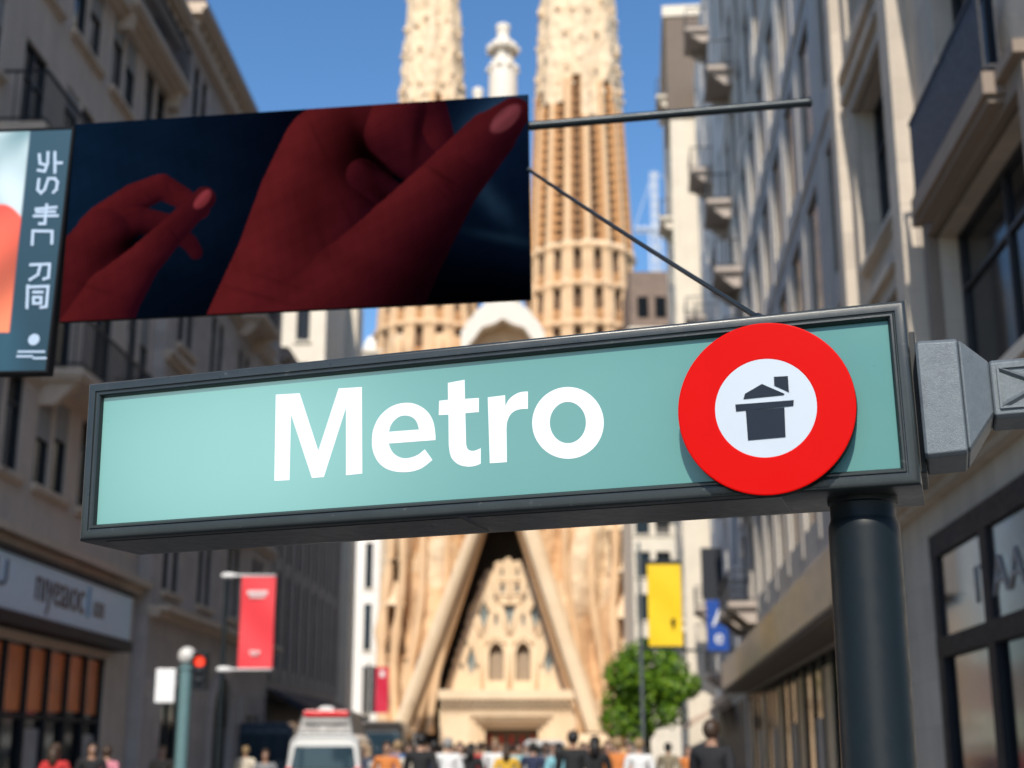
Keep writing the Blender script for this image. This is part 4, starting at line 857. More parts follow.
# ================================================================ BASILICA
CY = 110.0
church = empty('basilica', (0, CY, 0))
tag(church, 'honey stone basilica with two ribbed spires and a steep triangular porch, closing the street', 'church')
def nz(x, y, z, s): return noise.noise(Vector((x * s, y * s, z * s)))
def tower(cx, cy, prof, z0, ztop, N, zb, seed, slit=(42.2, 55.2)):
    def rad(z):
        for (za, ra), (zc, rc_) in zip(prof[:-1], prof[1:]):
            if z <= zc: return ra + (rc_ - ra) * (z - za) / (zc - za)
        return prof[-1][1]
    K = 10; na = N * K; zs = []; z = z0
    while z < ztop: zs.append(z); z += .21 if z > 18 else .8
    V_ = []; F_ = []; MI = []
    lo, hi = slit
    for zi, z in enumerate(zs):
        r0 = rad(z)
        for i in range(na):
            a = 2 * PI * i / na; sct = (i / K) % 1.; sec = i // K
            top = hi + 1.6 * math.sin(sec * 2.4 + seed) + .8 * (sec % 2); r = r0; 
            slot = .46 < sct < .94
            if lo < z < top:
                if slot:
                    ph = (z + .17 * sec) % .84
                    r = r0 - (.50 if ph < .5 else .12) * min(1, r0 / 3.5)
                else: r = r0 + .10 + .1 * math.sin(sct / .46 * PI)
            elif z >= top:                   # knotted crown
                r = r0 + .22 * nz(a * 6 + seed, z * .9, 0, 1.1) + .16 * math.cos(a * N / 2) + .10 * nz(a * 15, z * 2.2, seed, 1)
            else:
                fl = ((zb - z) % 3.35) if z < zb else -1
                if slot and .62 < fl < 2.3 and .55 < sct < .85: r = r0 - .55
                elif 0 <= fl < .5: r = r0 + .26 + .10 * math.sin(a * N * 2)
                else: r = r0 + (.08 if not slot else -.05) + .07 * nz(a * 9, z, seed, 1.2)
            V_.append((cx + r * math.cos(a), cy - CY + r * math.sin(a), z))
    for zi in range(len(zs) - 1):
        z = zs[zi]
        for i in range(na):
            j = (i + 1) % na; sct = ((i + .5) / K) % 1.; sec = i // K
            top = hi + 1.6 * math.sin(sec * 2.4 + seed) + .8 * (sec % 2); mi = 0
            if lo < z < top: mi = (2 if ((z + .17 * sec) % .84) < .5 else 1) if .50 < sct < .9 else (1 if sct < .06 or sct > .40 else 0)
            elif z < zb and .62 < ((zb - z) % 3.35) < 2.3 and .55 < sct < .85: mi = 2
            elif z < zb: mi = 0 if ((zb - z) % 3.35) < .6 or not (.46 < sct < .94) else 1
            else: mi = 3
            F_.append((zi * na + i, zi * na + j, (zi + 1) * na + j, (zi + 1) * na + i)); MI.append(mi)
    mb = MB(); mb.v = V_; mb.f = F_; mb.m = MI
    rnd = random.Random(seed)
    for b, zz in enumerate((zb - .1, zb - 3.4, hi + 1.2, hi + 3.2, hi + 6, hi + 9, hi + 12.5)):
        n = N + 2 if b < 4 else N
        for i in range(n):
            a = 2 * PI * (i + .5 * (b % 2)) / n; r = rad(zz) + .16; rb = rnd.uniform(.13, .26) * (.8 if b < 2 else 1)
            mb.ball((cx + r * math.cos(a), cy - CY + r * math.sin(a), zz + rnd.uniform(-.7, .7) * (b > 1)), rb, 7, 5, (1, 1, rnd.uniform(.9, 1.6)), mi=3)
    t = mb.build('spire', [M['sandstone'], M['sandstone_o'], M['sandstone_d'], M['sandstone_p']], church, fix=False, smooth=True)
    mb = MB(); mb.lathe([(rad(ztop), 0), (.9, .8), (.5, 1.6), (1.1, 2.2), (1.3, 3.2), (.7, 4.1), (.35, 4.6), (.6, 5.2), (.05, 6.2)], (cx, cy - CY, ztop - .3), 16)
    mb.build('finial', M['marble'], t, smooth=True); return t
tower(5.85, CY + 2, [(8, 5.0), (36, 4.62), (65, 3.25), (84, 1.9), (92, 1.0)], 24, 91, 16, 42.0, 1.0)
tower(-7.05, CY + 3, [(8, 4.9), (36, 4.30), (50, 3.2), (65, 2.25), (80, 1.4), (88, .8)], 24, 87, 16, 42.4, 4.2, slit=(43, 55.0))
# central pinnacle and hooded gable between the spires
px_ = at(503, 60, CY + 1); mb = MB()
def zy(y): return zat(y, CY + 1)
mb.lathe([(1.5, zy(330)), (1.45, zy(190)), (1.25, zy(95)), (1.2, zy(72)), (1.05, zy(66)), (1.0, zy(62)), (.8, zy(61)), (.78, zy(52)), (1.15, zy(50)), (1.2, zy(46)), (.95, zy(43)), (.55, zy(40)), (.5, zy(33)), (.62, zy(30)), (.6, zy(26)), (.2, zy(24)), (.02, zy(23.5))], (px_.x, 1, 0), 20)
for k in range(9): a = 2 * PI * k / 9; mb.ball((px_.x + 1.2 * math.cos(a), 1 + 1.2 * math.sin(a), zy(50.5)), .34, 8, 6); mb.ball((px_.x + 1.25 * math.cos(a + .3), 1 + 1.25 * math.sin(a + .3), zy(70)), .26, 8, 6)
mb.build('pinnacle', M['marble'], church, smooth=True)
s_ = at(478, 92, CY + 1); mb = MB(); mb.lathe([(.55, -14), (.5, -1.2), (.3, -.7), (.5, -.2), (.45, .2), (.05, .5)], (s_.x, 1, s_.z), 12); mb.build('pinnacle', M['marble'], church, smooth=True)
gx = at(503, 320, CY - 3).x; zc0 = zat(352, CY - 3); zc1 = zat(302, CY - 3)
def gabl(dx, sag): return zc1 - 2.9 * abs(dx / 2.9) ** 1.25 + sag
mb = MB(); out_ = []; n = 30
for i in range(n + 1): dx = -3.3 + 6.6 * i / n; out_.append((gx + dx, zc1 - .26 * dx * dx + .10 * math.cos(dx * 9)))
for i in range(n + 1): dx = 3.3 - 6.6 * i / n; out_.append((gx + dx, zc1 - 1.75 - .26 * dx * dx - .30 * abs(math.sin(dx * 1.9))))
mb.flat([out_], lambda a, b, d: (a, d, b), -4.2, -1.0); mb.build('gable_hood', M['marble'], church, angle=40)
mb = MB(); mb.box(gx - 3.0, gx + 3.0, -2.6, -.6, 20, zc1 - 1.6); mb.build('gable_wall', M['sandstone'], church)

# carved front between and beside the spires, with the great triangular opening
FX0, FX1, FZ = -10.4, 10.6, 34.5
def hole(x, z):                              # inside the porch triangle?
    zl = max(0, min(1, (z - 2.2) / 19.5)); l = -8.3 + zl * 7.2; r = 6.6 - zl * 6.2
    return l < x < r and z < 23
nx, nzv = 210, 300; V_ = []; F_ = []; MI = []
for j in range(nzv + 1):
    z = FZ * j / nzv
    for i in range(nx + 1):
        x = FX0 + (FX1 - FX0) * i / nx
        wv = x + .9 * math.sin(z * .19) + .5 * nz(x, 0, z, .16)
        y = -1.5 * abs(math.sin(wv * .85)) ** .7 - .9 * nz(x, 3, z * .4, .35) - .16 * nz(x, 9, z, .9)
        for (nx_, nz_, w_, h_) in ((8.6, 11.6, .75, 3.4), (8.4, 18.3, .7, 3.0), (-9.1, 12.5, .75, 3.6), (-8.9, 19.2, .7, 3.0), (7.9, 6.4, .6, 2.2)):
            dx, dz = (x - nx_) / w_, (z - nz_) / h_
            if abs(dx) < 1 and -1 < dz < 1 - dx * dx: y += 1.5
            elif abs(dx) < 1.5 and -1.1 < dz < 1.35 - dx * dx * .75: y -= .35
        edge = max(abs(x - .1) - 9.3, 0); V_.append((x, y + edge * 1.2 + .07 * nz(x, 5, z, 2.6), z))
for j in range(nzv):
    for i in range(nx):
        x = FX0 + (FX1 - FX0) * (i + .5) / nx; z = FZ * (j + .5) / nzv
        if hole(x, z): continue
        k = j * (nx + 1) + i; F_.append((k, k + 1, k + nx + 2, k + nx + 1)); MI.append(1 if nz(x, 1, z * .5, .3) > .22 else 0)
mb = MB(); mb.v = V_; mb.f = F_; mb.m = MI
mb.build('carved_front', [M['sandstone'], M['sandstone_p']], church, fix=False, smooth=True)
for k, (xb_, xt_, r_) in enumerate(((-9.9, -9.3, .42), (-8.9, -8.2, .34), (-7.9, -5.6, .30), (-6.0, -3.4, .26), (5.2, 3.2, .26), (7.0, 5.2, .30), (8.1, 7.6, .36), (9.3, 8.7, .34), (10.3, 9.7, .42))):
    mb = MB(); pts = []; rs = []
    for i in range(30):
        t = i / 29; z = 3 + 31 * t; pts.append((xb_ + (xt_ - xb_) * t + .22 * math.sin(z * .45 + k), -1.75 - .25 * math.sin(z * .33 + 2 * k), z)); rs.append(r_ * (1.1 - .35 * t) * (1 + .18 * math.sin(z * 1.9 + k) + .22 * (i % 7 == 0)))
    mb.path(pts, rs, 10); mb.build('buttress_rib', M['sandstone'], church, smooth=True)
for (sx_, sz_, hh_) in ((8.7, 8.2, 2.3), (8.4, 15.2, 2.1), (-9.1, 9.2, 2.3), (-8.9, 16.2, 2.1), (7.9, 4.5, 1.7)):   # statues in the niches
    mb = MB(); mb.lathe([(.5, -.3), (.55, -.05), (.42, 0), (.40, hh_ * .3), (.30, hh_ * .55), (.36, hh_ * .74), (.16, hh_ * .83), (.10, hh_ * .85), (.17, hh_ * .93), (.02, hh_ * 1.02)], (sx_, -.3, sz_), 12); mb.build('statue', M['sandstone_p'], church, smooth=True)
    mb = MB(); mb.loops([[(sx_ - .9, -1.9, sz_ + hh_ + 1.1), (sx_ + .9, -1.9, sz_ + hh_ + 1.1), (sx_ + .9, .2, sz_ + hh_ + 1.1), (sx_ - .9, .2, sz_ + hh_ + 1.1)], [(sx_ - .1, -1.0, sz_ + hh_ + 3.0), (sx_ + .1, -1.0, sz_ + hh_ + 3.0), (sx_ + .1, .1, sz_ + hh_ + 3.0), (sx_ - .1, .1, sz_ + hh_ + 3.0)]]); mb.build('niche_hood', M['sandstone_p'], church)
mb = MB(); mb.box(FX0 + .3, FX1 - .3, 7.2, 26, 0, 33); mb.box(FX0 + .4, -8.4, 1.3, 7.15, 0, 33); mb.box(6.7, FX1 - .4, 1.3, 7.15, 0, 33); mb.box(-8.38, 6.68, 1.35, 7.15, 23.5, 33)
mb.build('nave', M['sandstone'], church)
mb = MB(); mb.box(-8.36, 6.66, 6.6, 7.1, 0, 23.45); mb.build('porch_back_wall', M['portal_dark'], church)  # dark backing that paints the shade behind the tracery
mb = MB()                                    # inner faces of the porch, coloured dark for its shade
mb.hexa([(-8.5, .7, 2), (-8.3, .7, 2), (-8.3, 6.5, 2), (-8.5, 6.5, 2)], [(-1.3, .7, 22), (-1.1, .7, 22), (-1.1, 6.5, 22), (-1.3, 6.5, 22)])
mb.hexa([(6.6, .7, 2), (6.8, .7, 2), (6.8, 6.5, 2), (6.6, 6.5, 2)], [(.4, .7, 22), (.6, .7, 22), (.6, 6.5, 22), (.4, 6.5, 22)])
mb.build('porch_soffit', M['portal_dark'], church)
# leaning legs of the porch
def leg(pts_b, pts_t, Y, d0, d1, name='porch_leg', m=None):
    (bl, br, by), (tl, tr, ty) = pts_b, pts_t; A_ = at(bl, by, Y); B_ = at(br, by, Y); C_ = at(tl, ty, Y); D_ = at(tr, ty, Y)
    def ring(L_, R_): 
        w = R_ - L_; return [(L_.x, d1, L_.z), (L_.x + .08 * w.x, d0 + .25, L_.z), (L_.x + .35 * w.x, d0, L_.z), (L_.x + .72 * w.x, d0 + .1, L_.z), (R_.x, d0 + .6, L_.z), (R_.x, d1, L_.z)]
    mb = MB(); n = 14; L = []
    for i in range(n + 1):
        t = i / n; l, r = A_.lerp(C_, t), B_.lerp(D_, t); L.append(ring(l, r))
    mb.loops(L); return mb.build(name, m or M['sandstone_p'], church, angle=50)
YL = CY - 2.5
leg((390, 407, 732), (487, 500, 480), YL, -3.4, -.4); leg((586, 604, 732), (505, 523, 480), YL, -3.4, -.4)
leg((407, 419, 732), (499.5, 501, 480), YL, -2.2, .2, m=M['sandstone']); leg((581, 586, 732), (502, 505, 480), YL, -2.2, .2, m=M['sandstone'])  # inner strips: darker stone colour stands in for their shade
for bx, s in ((408, -1), (592, 1)):
    p = at(bx, 738, YL); mb = MB()
    mb.loops([[(p.x - 1.5, -4.4, 0), (p.x + 1.5, -4.4, 0), (p.x + 1.5, -.6, 0), (p.x - 1.5, -.6, 0)], [(p.x - 1.35 , -4.0, p.z * .7), (p.x + 1.35, -4.0, p.z * .7), (p.x + 1.3, -.7, p.z * .7), (p.x - 1.3, -.7, p.z * .7)], [(p.x - 1.1, -3.5, p.z + .3), (p.x + 1.1, -3.5, p.z + .3), (p.x + 1.1, -.8, p.z + .3), (p.x - 1.1, -.8, p.z + .3)]])
    mb.build('leg_base', M['sandstone_p'], church, bevel=.06)
# tracery wall inside the porch
TY = CY + 1.5
def tp(x, y): p = at(380 + x / 3.657, 530 + y / 3.657, TY); return (p.x, p.z)
outl = [(232, 598), (262, 520), (285, 440), (310, 380), (325, 300), (352, 262), (372, 200), (395, 158), (410, 160), (425, 128), (450, 128), (470, 113), (490, 128), (520, 118), (535, 150), (556, 158), (563, 190), (585, 205), (600, 262), (618, 290), (632, 360), (655, 400), (672, 460), (705, 540), (720, 598)]
def lancet(x0, x1, y0, y1, n=7):
    c = (x0 + x1) / 2; r = (x1 - x0) / 2; pts = [(x1, y1), (x0, y1)]
    for i in range(n + 1): t = i / n; pts.append((x0 + r * t, y0 + (y1 * .0 + (x1 - x0) * 1.0) * (1 - math.sqrt(max(0, 1 - (1 - t) ** 2))) ** 1.0 + 0) if False else (x0 + r * (1 - math.cos(t * PI / 2)) * 1.0, y0 + (x1 - x0) * .9 * (1 - math.sin(t * PI / 2))))
    for i in range(1, n + 1): t = 1 - i / n; pts.append((x1 - r * (1 - math.cos(t * PI / 2)), y0 + (x1 - x0) * .9 * (1 - math.sin(t * PI / 2))))
    return pts
def circ(cx, cy, rx_, ry_, n=12): return [(cx + rx_ * math.cos(2 * PI * i / n), cy + ry_ * math.sin(2 * PI * i / n)) for i in range(n)]
lan = [lancet(398, 452, 412, 552), lancet(496, 550, 412, 552)]
holes = [(450, 278), (498, 278), (474, 358)], [(384, 238), (402, 300), (380, 372), (362, 310)], [(566, 240), (583, 310), (566, 378), (548, 305)]
small = [lancet(440, 456, 196, 232, 5), lancet(494, 510, 196, 232, 5), [(474, 128), (480, 150), (474, 186), (468, 150)], [(447, 138), (453, 155), (447, 182), (441, 155)], [(502, 138), (508, 155), (502, 182), (496, 155)], [(335, 420), (352, 480), (335, 535), (316, 480)], [(615, 420), (634, 480), (615, 535), (598, 480)],
         circ(315, 415, 6, 12, 8), circ(640, 420, 6, 12, 8), circ(355, 500, 6, 14, 8), circ(592, 500, 5, 14, 8), circ(300, 500, 7, 14, 8), circ(655, 505, 7, 14, 8), circ(422, 245, 6, 16, 8), circ(530, 245, 6, 16, 8), circ(425, 330, 7, 26, 8), circ(524, 330, 7, 26, 8)]
loops = [[tp(*p) for p in l] for l in [outl] + lan + list(holes) + small]
mb = MB(); mb.flat(loops, lambda a, b, d: (a, d, b), TY - CY - .5, TY - CY + .35); tym = mb.build('tracery_wall', M['sandstone_p'], church)
for l in list(holes) + small: mb = MB(); mb.flat([[tp(*p) for p in l]], lambda a, b, d: (a, d, b), TY - CY - .1, TY - CY - .02); mb.build('leaded_glass', M['lead_glass'], tym, fix=False)
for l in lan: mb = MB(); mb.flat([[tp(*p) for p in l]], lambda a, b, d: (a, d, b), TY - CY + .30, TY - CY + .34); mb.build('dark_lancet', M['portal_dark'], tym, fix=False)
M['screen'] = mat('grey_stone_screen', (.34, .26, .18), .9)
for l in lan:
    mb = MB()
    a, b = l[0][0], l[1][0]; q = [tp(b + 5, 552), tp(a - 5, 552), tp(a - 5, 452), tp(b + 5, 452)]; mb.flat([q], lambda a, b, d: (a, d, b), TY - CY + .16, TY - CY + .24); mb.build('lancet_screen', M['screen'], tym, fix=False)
mb = MB()
def ribs(pts, w=.13, d=.25):
    for a, b in zip(pts[:-1], pts[1:]):
        A_, B_ = Vector((tp(*a)[0], 0, tp(*a)[1])), Vector((tp(*b)[0], 0, tp(*b)[1])); mb.tube(A_ + Vector((0, TY - CY - .52, 0)), B_ + Vector((0, TY - CY - .52, 0)), w, w, 8)
ribs([(410, 165), (432, 270), (474, 395), (516, 270), (540, 160)]); ribs([(330, 300), (372, 400), (375, 590)]); ribs([(618, 295), (575, 400), (572, 590)]); ribs([(474, 395), (474, 590)], .2)
ribs([(474, 120), (474, 270)], .10); ribs([(432, 188), (516, 188)], .10); ribs([(430, 240), (518, 240)], .10); ribs([(373, 235), (404, 310), (380, 378), (358, 310), (373, 235)], .09); ribs([(576, 235), (545, 310), (567, 378), (588, 310), (576, 235)], .09); ribs([(425, 388), (425, 560)], .08) if False else None; ribs([(432, 272), (516, 272)]); ribs([(330, 300), (400, 165)]); ribs([(618, 295), (552, 165)]); ribs([(385, 420), (425, 388), (462, 420)]); ribs([(486, 420), (524, 388), (562, 420)])
mb.build('rib', M['sandstone_p'], tym, smooth=True)
mb = MB(); rnd = random.Random(3)
for (a, b) in zip(outl[1:-2], outl[2:-1]):
    for t in (.0, .5): x, z = tp(a[0] + (b[0] - a[0]) * t, a[1] + (b[1] - a[1]) * t); mb.ball((x, TY - CY - .3, z), rnd.uniform(.16, .30), 7, 5)
mb.build('crocket', M['sandstone_p'], tym, smooth=True)
a, b = tp(222, 590)[0], tp(735, 590)[0]; zl0, zl1 = tp(0, 626)[1], tp(0, 592)[1]
mb = MB(); mb.box(a, b, -2.2, 3, zl0, zl1); mb.box(a + .2, b - .2, -1.9, 3, zl0 - .25, zl0 - .003)
for k in range(22): c = a + .4 + (b - a - .8) * k / 21; mb.box(c - .1, c + .1, -2.0, 2.9, zl0 - .55, zl0 - .253)
mb.build('ledge', M['sandstone_p'], church, bevel=.03)
da, db = tp(385, 730)[0], tp(577, 730)[0]; zd = tp(0, 728)[1]
mb = MB(); mb.box(a + .1, da - 1.1, -1.4, 3, 0, zl0 - .56); mb.box(db + 1.1, b - .1, -1.4, 3, 0, zl0 - .56); mb.box(da - 1.098, db + 1.098, -1.4, 3, zd + .9, zl0 - .56)
mb.build('porch_wall', M['sandstone_p'], church)
mb = MB()
for k, (o_, y) in enumerate(((1.1, -1.1), (.72, -.7), (.36, -.3))):
    o2 = o_ - .37 if k < 2 else 0
    mb.box(da - o_ + .002, da - o2, y, 2.9, 0, zd + o_ * .8); mb.box(db + o2, db + o_ - .002, y, 2.9, 0, zd + o_ * .8); mb.box(da - o2 + .002, db + o2 - .002, y, 2.9, zd + o2 * .8, zd + o_ * .8)
mb.build('door_frame', M['sandstone_p'], church)
mb = MB(); mb.box(da, db, 2.0, 2.4, 0, zd); dr = mb.build('door', M['portal_dark'], church)
M['candle_red'] = mat('red_glazing', (.55, .06, .03), .4, 0, .4, 3)
mb = MB()
for k in range(5): c = da + (db - da) * (k + .5) / 5; mb.box(c - .17, c + .17, 1.9, 1.998, zd - 1.25, zd - .45)
mb.build('door_glazing', M['candle_red'], dr)
mb = MB()
for k in range(4): mb.box(a - 2 - .4 * (3 - k), b + 2 + .4 * (3 - k), -5.6 + .4 * k, -1.42, .004 + .15 * k + (.002 if k else 0), .154 + .15 * k)
mb.build('front_steps', M['sandstone_p'], church)

# ---- faint tower crane far beyond
cp = at(656, 260, 320); cr = empty('tower_crane', (cp.x, 320, 0)); tag(cr, 'faint distant tower crane in the sky right of the tall spire', 'crane')
def lattice(mb, p0, p1, w, n, r=.14):
    p0, p1 = Vector(p0), Vector(p1); d = (p1 - p0).normalized(); u = d.orthogonal().normalized(); v = d.cross(u); C4 = [(u + v) * w, (u - v) * w, (-u - v) * w, (-u + v) * w]
    for c in C4: mb.tube(p0 + c, p1 + c, r, r, 6)
    for i in range(n):
        a, b = p0.lerp(p1, i / n), p0.lerp(p1, (i + 1) / n)
        for k in range(4): mb.tube(a + C4[k], b + C4[(k + 1) % 4], r * .7, r * .7, 5)
zt_ = zat(172, 320); zj = zat(230, 320)
mb = MB(); lattice(mb, (0, 0, 0), (0, 0, zj), 1.0, 40, .2); mb.build('crane_mast', M['crane'], cr)
mb = MB(); lattice(mb, (0, 0, zj), (0, 0, zt_), .55, 6, .16); mb.build('crane_apex', M['crane'], cr)
mb = MB(); lattice(mb, (-5, 0, zj), (34, 0, zj), .6, 24, .14); mb.tube((0, 0, zt_), (26, 0, zj + .6), .1, .1, 6); mb.tube((0, 0, zt_), (-5, 0, zj + .6), .1, .1, 6); mb.build('crane_jib', M['crane'], cr)

# ================================================================ TREE
def tree(loc, label, Hc, Rc, zc, seed):
    rnd = random.Random(seed); t = empty('street_tree', loc); tag(t, label, 'tree')
    mb = MB(); tips = []
    mb.path([(0, 0, 0), (.03, 0, .8), (-.03, .02, 1.6), (.02, 0, zc - Rc * .5)], [.16, .12, .105, .08], 9)
    for k in range(9):
        a = k * 2.4; z = zc - Rc * (.75 - .08 * k); d = Vector((math.cos(a), math.sin(a), .75)).normalized() * Rc * rnd.uniform(.6, .85); p = Vector((0, 0, z)); q = p + d
        mb.path([p, p.lerp(q, .5) + Vector((0, 0, .08)), q], [.055, .035, .012], 6); tips.append(q)
    mb.build('trunk', M['bark'], t, smooth=True)
    cl = []
    for k in range(64):
        d = Vector((rnd.gauss(0, 1), rnd.gauss(0, 1), rnd.gauss(0, 1))).normalized(); rr = rnd.uniform(.35, .96); bump = 1 + .25 * noise.noise(d * 1.7 + Vector((seed, 0, 0)))
        cl.append((Vector((d.x * Rc * rr * bump, d.y * Rc * rr * bump, zc + d.z * Hc * rr * bump)), rnd.uniform(.26, .48) * Rc * .8))
    mb = MB()
    for c, r in cl:
        for _ in range(150):
            d = Vector((rnd.gauss(0, 1), rnd.gauss(0, 1), rnd.gauss(0, 1))).normalized(); p = c + d * r * rnd.uniform(.55, 1.0) ** .5
            n = (d + Vector((rnd.gauss(0, .5), rnd.gauss(0, .5), rnd.gauss(0, .5) + .5))).normalized(); u = n.orthogonal().normalized(); u = Matrix.Rotation(rnd.uniform(0, 6.28), 3, n) @ u; v = n.cross(u); s = rnd.uniform(.06, .115)
            mb.quad(p - u * s, p - v * s * .55, p + u * s, p + v * s * .55, rnd.choice((0, 0, 1, 2)))
    mb.build('crown', M['leafs'], t, fix=False); return t
def leafmat(name, c):
    m = mat(name, c, .5, 0, .2, 1.5); nt = m.node_tree; b = nt.nodes['Principled BSDF']; o = [n for n in nt.nodes if n.type == 'OUTPUT_MATERIAL'][0]
    tr = nt.nodes.new('ShaderNodeBsdfTranslucent'); tr.inputs['Color'].default_value = (c[0] * 1.6, c[1] * 1.7, c[2], 1); mx = nt.nodes.new('ShaderNodeMixShader'); mx.inputs[0].default_value = .3
    nt.links.new(b.outputs[0], mx.inputs[1]); nt.links.new(tr.outputs[0], mx.inputs[2]); nt.links.new(mx.outputs[0], o.inputs['Surface']); return m
M['leafs'] = [leafmat('leaf_mid', (.13, .26, .016)), leafmat('leaf_dark', (.04, .11, .012)), leafmat('leaf_light', (.22, .36, .02))]
p = at(647, 688, 45); tree((p.x, 45, .12), 'round bright green street tree under the yellow banner', 1.52, 1.55, p.z - .12, 5)

# ================================================================ STREET FURNITURE
def at_y(px, py, Y): return at(px, py, Y)
# lamp post with globe
Y = 24; b = at(181.5, 755, Y); g = at(183, 656, Y)
lp = empty('lamp_post', (b.x, Y, .12)); tag(lp, 'teal post topped by a pale globe, with white board and red signal', 'street lamp')
zg = g.z - .12
mb = MB(); mb.lathe([(.2, 0), (.2, .05), (.14, .12), (.115, .4), (.108, .5), (.108, zg - .24), (.13, zg - .23), (.13, zg - .18), (.06, zg - .15), (.06, zg - .12)], (0, 0, 0), 24); mb.build('post', M['teal_pole'], lp, angle=40)
mb = MB(); mb.ball((0, 0, zg), .155, 24, 16); mb.build('globe', M['globe'], lp, smooth=True)
mb = MB(); xw = at(167, 686, Y).x - b.x; zw0, zw1 = at(167, 703, Y).z - .12, at(167, 669, Y).z - .12
mb.box(xw - .17, xw + .16, -.12, -.06, zw0, zw1); wb = mb.build('white_board', M['white_paint'], lp, bevel=.012)
mb = MB(); mb.box(xw + .02, -.09, -.058, -.02, zw0 + .1, zw0 + .15); mb.box(xw + .02, -.09, -.058, -.02, zw1 - .15, zw1 - .1); mb.build('clamp', M['rod'], wb)
sx = at(201, 662, Y).x - b.x; sz = at(201, 662, Y).z - .12
mb = MB(); mb.box(sx - .12, sx + .12, -.1, .12, sz - .46, sz + .16); mb.box(.1, sx - .12, -.02, .02, sz - .1, sz - .06); sg = mb.build('signal_head', M['shop_dark'], lp, bevel=.02)
for k, mm in enumerate((M['red_lens'], M['shop_dark'], M['shop_dark'])): mb = MB(); mb.lathe([(.001, -.14), (.06, -.13), (.085, -.105), (.09, -.10)], (sx, 0, sz - .16 * k), 20, 'y'); mb.build('lens', mm, sg, smooth=True)
mb = MB(); mb.loops([[(sx + .115 * math.cos(a), -.1, sz + .115 * math.sin(a)) for a in [PI * i / 10 for i in range(11)]], [(sx + .115 * math.cos(a), -.26, sz + .115 * math.sin(a)) for a in [PI * i / 10 for i in range(11)]]], False, False, closed=False); mb.build('visor', M['shop_dark'], sg, fix=False)

# banners
def banner(name, label, cat, Y, x0, x1, y0, y1, m, group=None):
    a, b = at(x0, y0, Y), at(x1, y1, Y); r = empty(name, ((a.x + b.x) / 2, Y, b.z)); tag(r, label, cat, group)
    w, h = (b.x - a.x), a.z - b.z; n = 14; L0 = []
    mb = MB(); k = 10
    def P(i, j, d): u = i / k - .5; v = j / n; return (u * w, d + .035 * math.sin(v * 5 + u * 3) * math.sin(v * PI), v * h)
    V0 = [P(i, j, -.006) for j in range(n + 1) for i in range(k + 1)] + [P(i, j, .006) for j in range(n + 1) for i in range(k + 1)]; N0 = (n + 1) * (k + 1)
    F_ = []
    for j in range(n):
        for i in range(k): q = j * (k + 1) + i; F_ += [(q, q + 1, q + k + 2, q + k + 1), (N0 + q, N0 + q + k + 1, N0 + q + k + 2, N0 + q + 1)]
    mb.v = V0; mb.f = F_; mb.m = [0] * len(F_); cl = mb.build('cloth', m, r, smooth=True, fix=False); return r, w, h, cl
# red banner from the second left house
r, w, h_, cl = banner('street_banner', 'red vertical banner with pale print on white arms, before the left houses', 'banner', 30, 242, 272, 577, 668, M['red_banner'])
mb = MB()
for z in (h_ + .03, -.03):
    mb = MB(); mb.lathe([(.01, -w / 2 - .45), (.05, -w / 2 - .42), (.065, -w / 2 - .32), (.055, -w / 2 - .18), (.026, -w / 2 - .12), (.024, w / 2)], (0, 0, z), 12, 'x'); mb.build('bracket', M['white_paint'], r, smooth=True)
mb = MB()
for k, (z, ww, hh) in enumerate(((h_ * .80, .5, .09), (h_ * .765, .38, .05), (h_ * .16, .26, .05), (h_ * .135, .2, .03))):
    n = int(ww / .055); [mb.box(-ww / 2 * w * 1.2 + ww * w * 1.2 * i / n, -ww / 2 * w * 1.2 + ww * w * 1.2 * (i + .7) / n, -.055, -.045, z, z + hh) for i in range(n)]
mb.build('printing', M['white_paint'], cl)
mb = MB(); zb = r.location.z; mb.lathe([(.12, .13 - zb), (.05, .2 - zb), (.045, h_ + .12), (.01, h_ + .16)], (-w / 2 - .33, .06, 0), 14); mb.build('pole', M['rod'], r, angle=40)
# yellow banner on its grey pole
Yb = 38; r, w, h_, cl = banner('street_banner', 'yellow vertical banner with a small dark mark, on a grey pole above the tree', 'banner', Yb, 647, 683, 564, 646, M['yellow'])
mb = MB(); px0 = at(640, 600, Yb).x - r.location.x; zb = r.location.z
mb.lathe([(.12, .004 - zb), (.12, .06 - zb), (.055, .12 - zb), (.05, h_ * .6), (.042, h_ + .55), (.01, h_ + .62)], (px0, .0, 0), 16); mb.build('pole', M['cast'], r, angle=40)
mb = MB(); mb.box(px0, w / 2 + .02, -.03, .03, h_ + .005, h_ + .09); mb.build('bracket', M['rod'], r); mb = MB(); mb.box(px0, w / 2 + .02, -.03, .03, -.09, -.005); mb.tube((w / 2 - .1, 0, -.10), (w / 2 + .55, 0, -.13), .045, .03, 8); mb.build('bracket', M['rod'], r)
mb = MB(); mb.flat([[(.03, .0), (.07, .02), (.075, .1), (.13, .17), (.13, .26), (.07, .3), (.0, .27), (-.02, .18), (.03, .11)]], lambda a, b, d: (.16 + a * .8, d, h_ * .2 + b), -.06, -.045); mb.build('printing', M['black'], cl, fix=False)
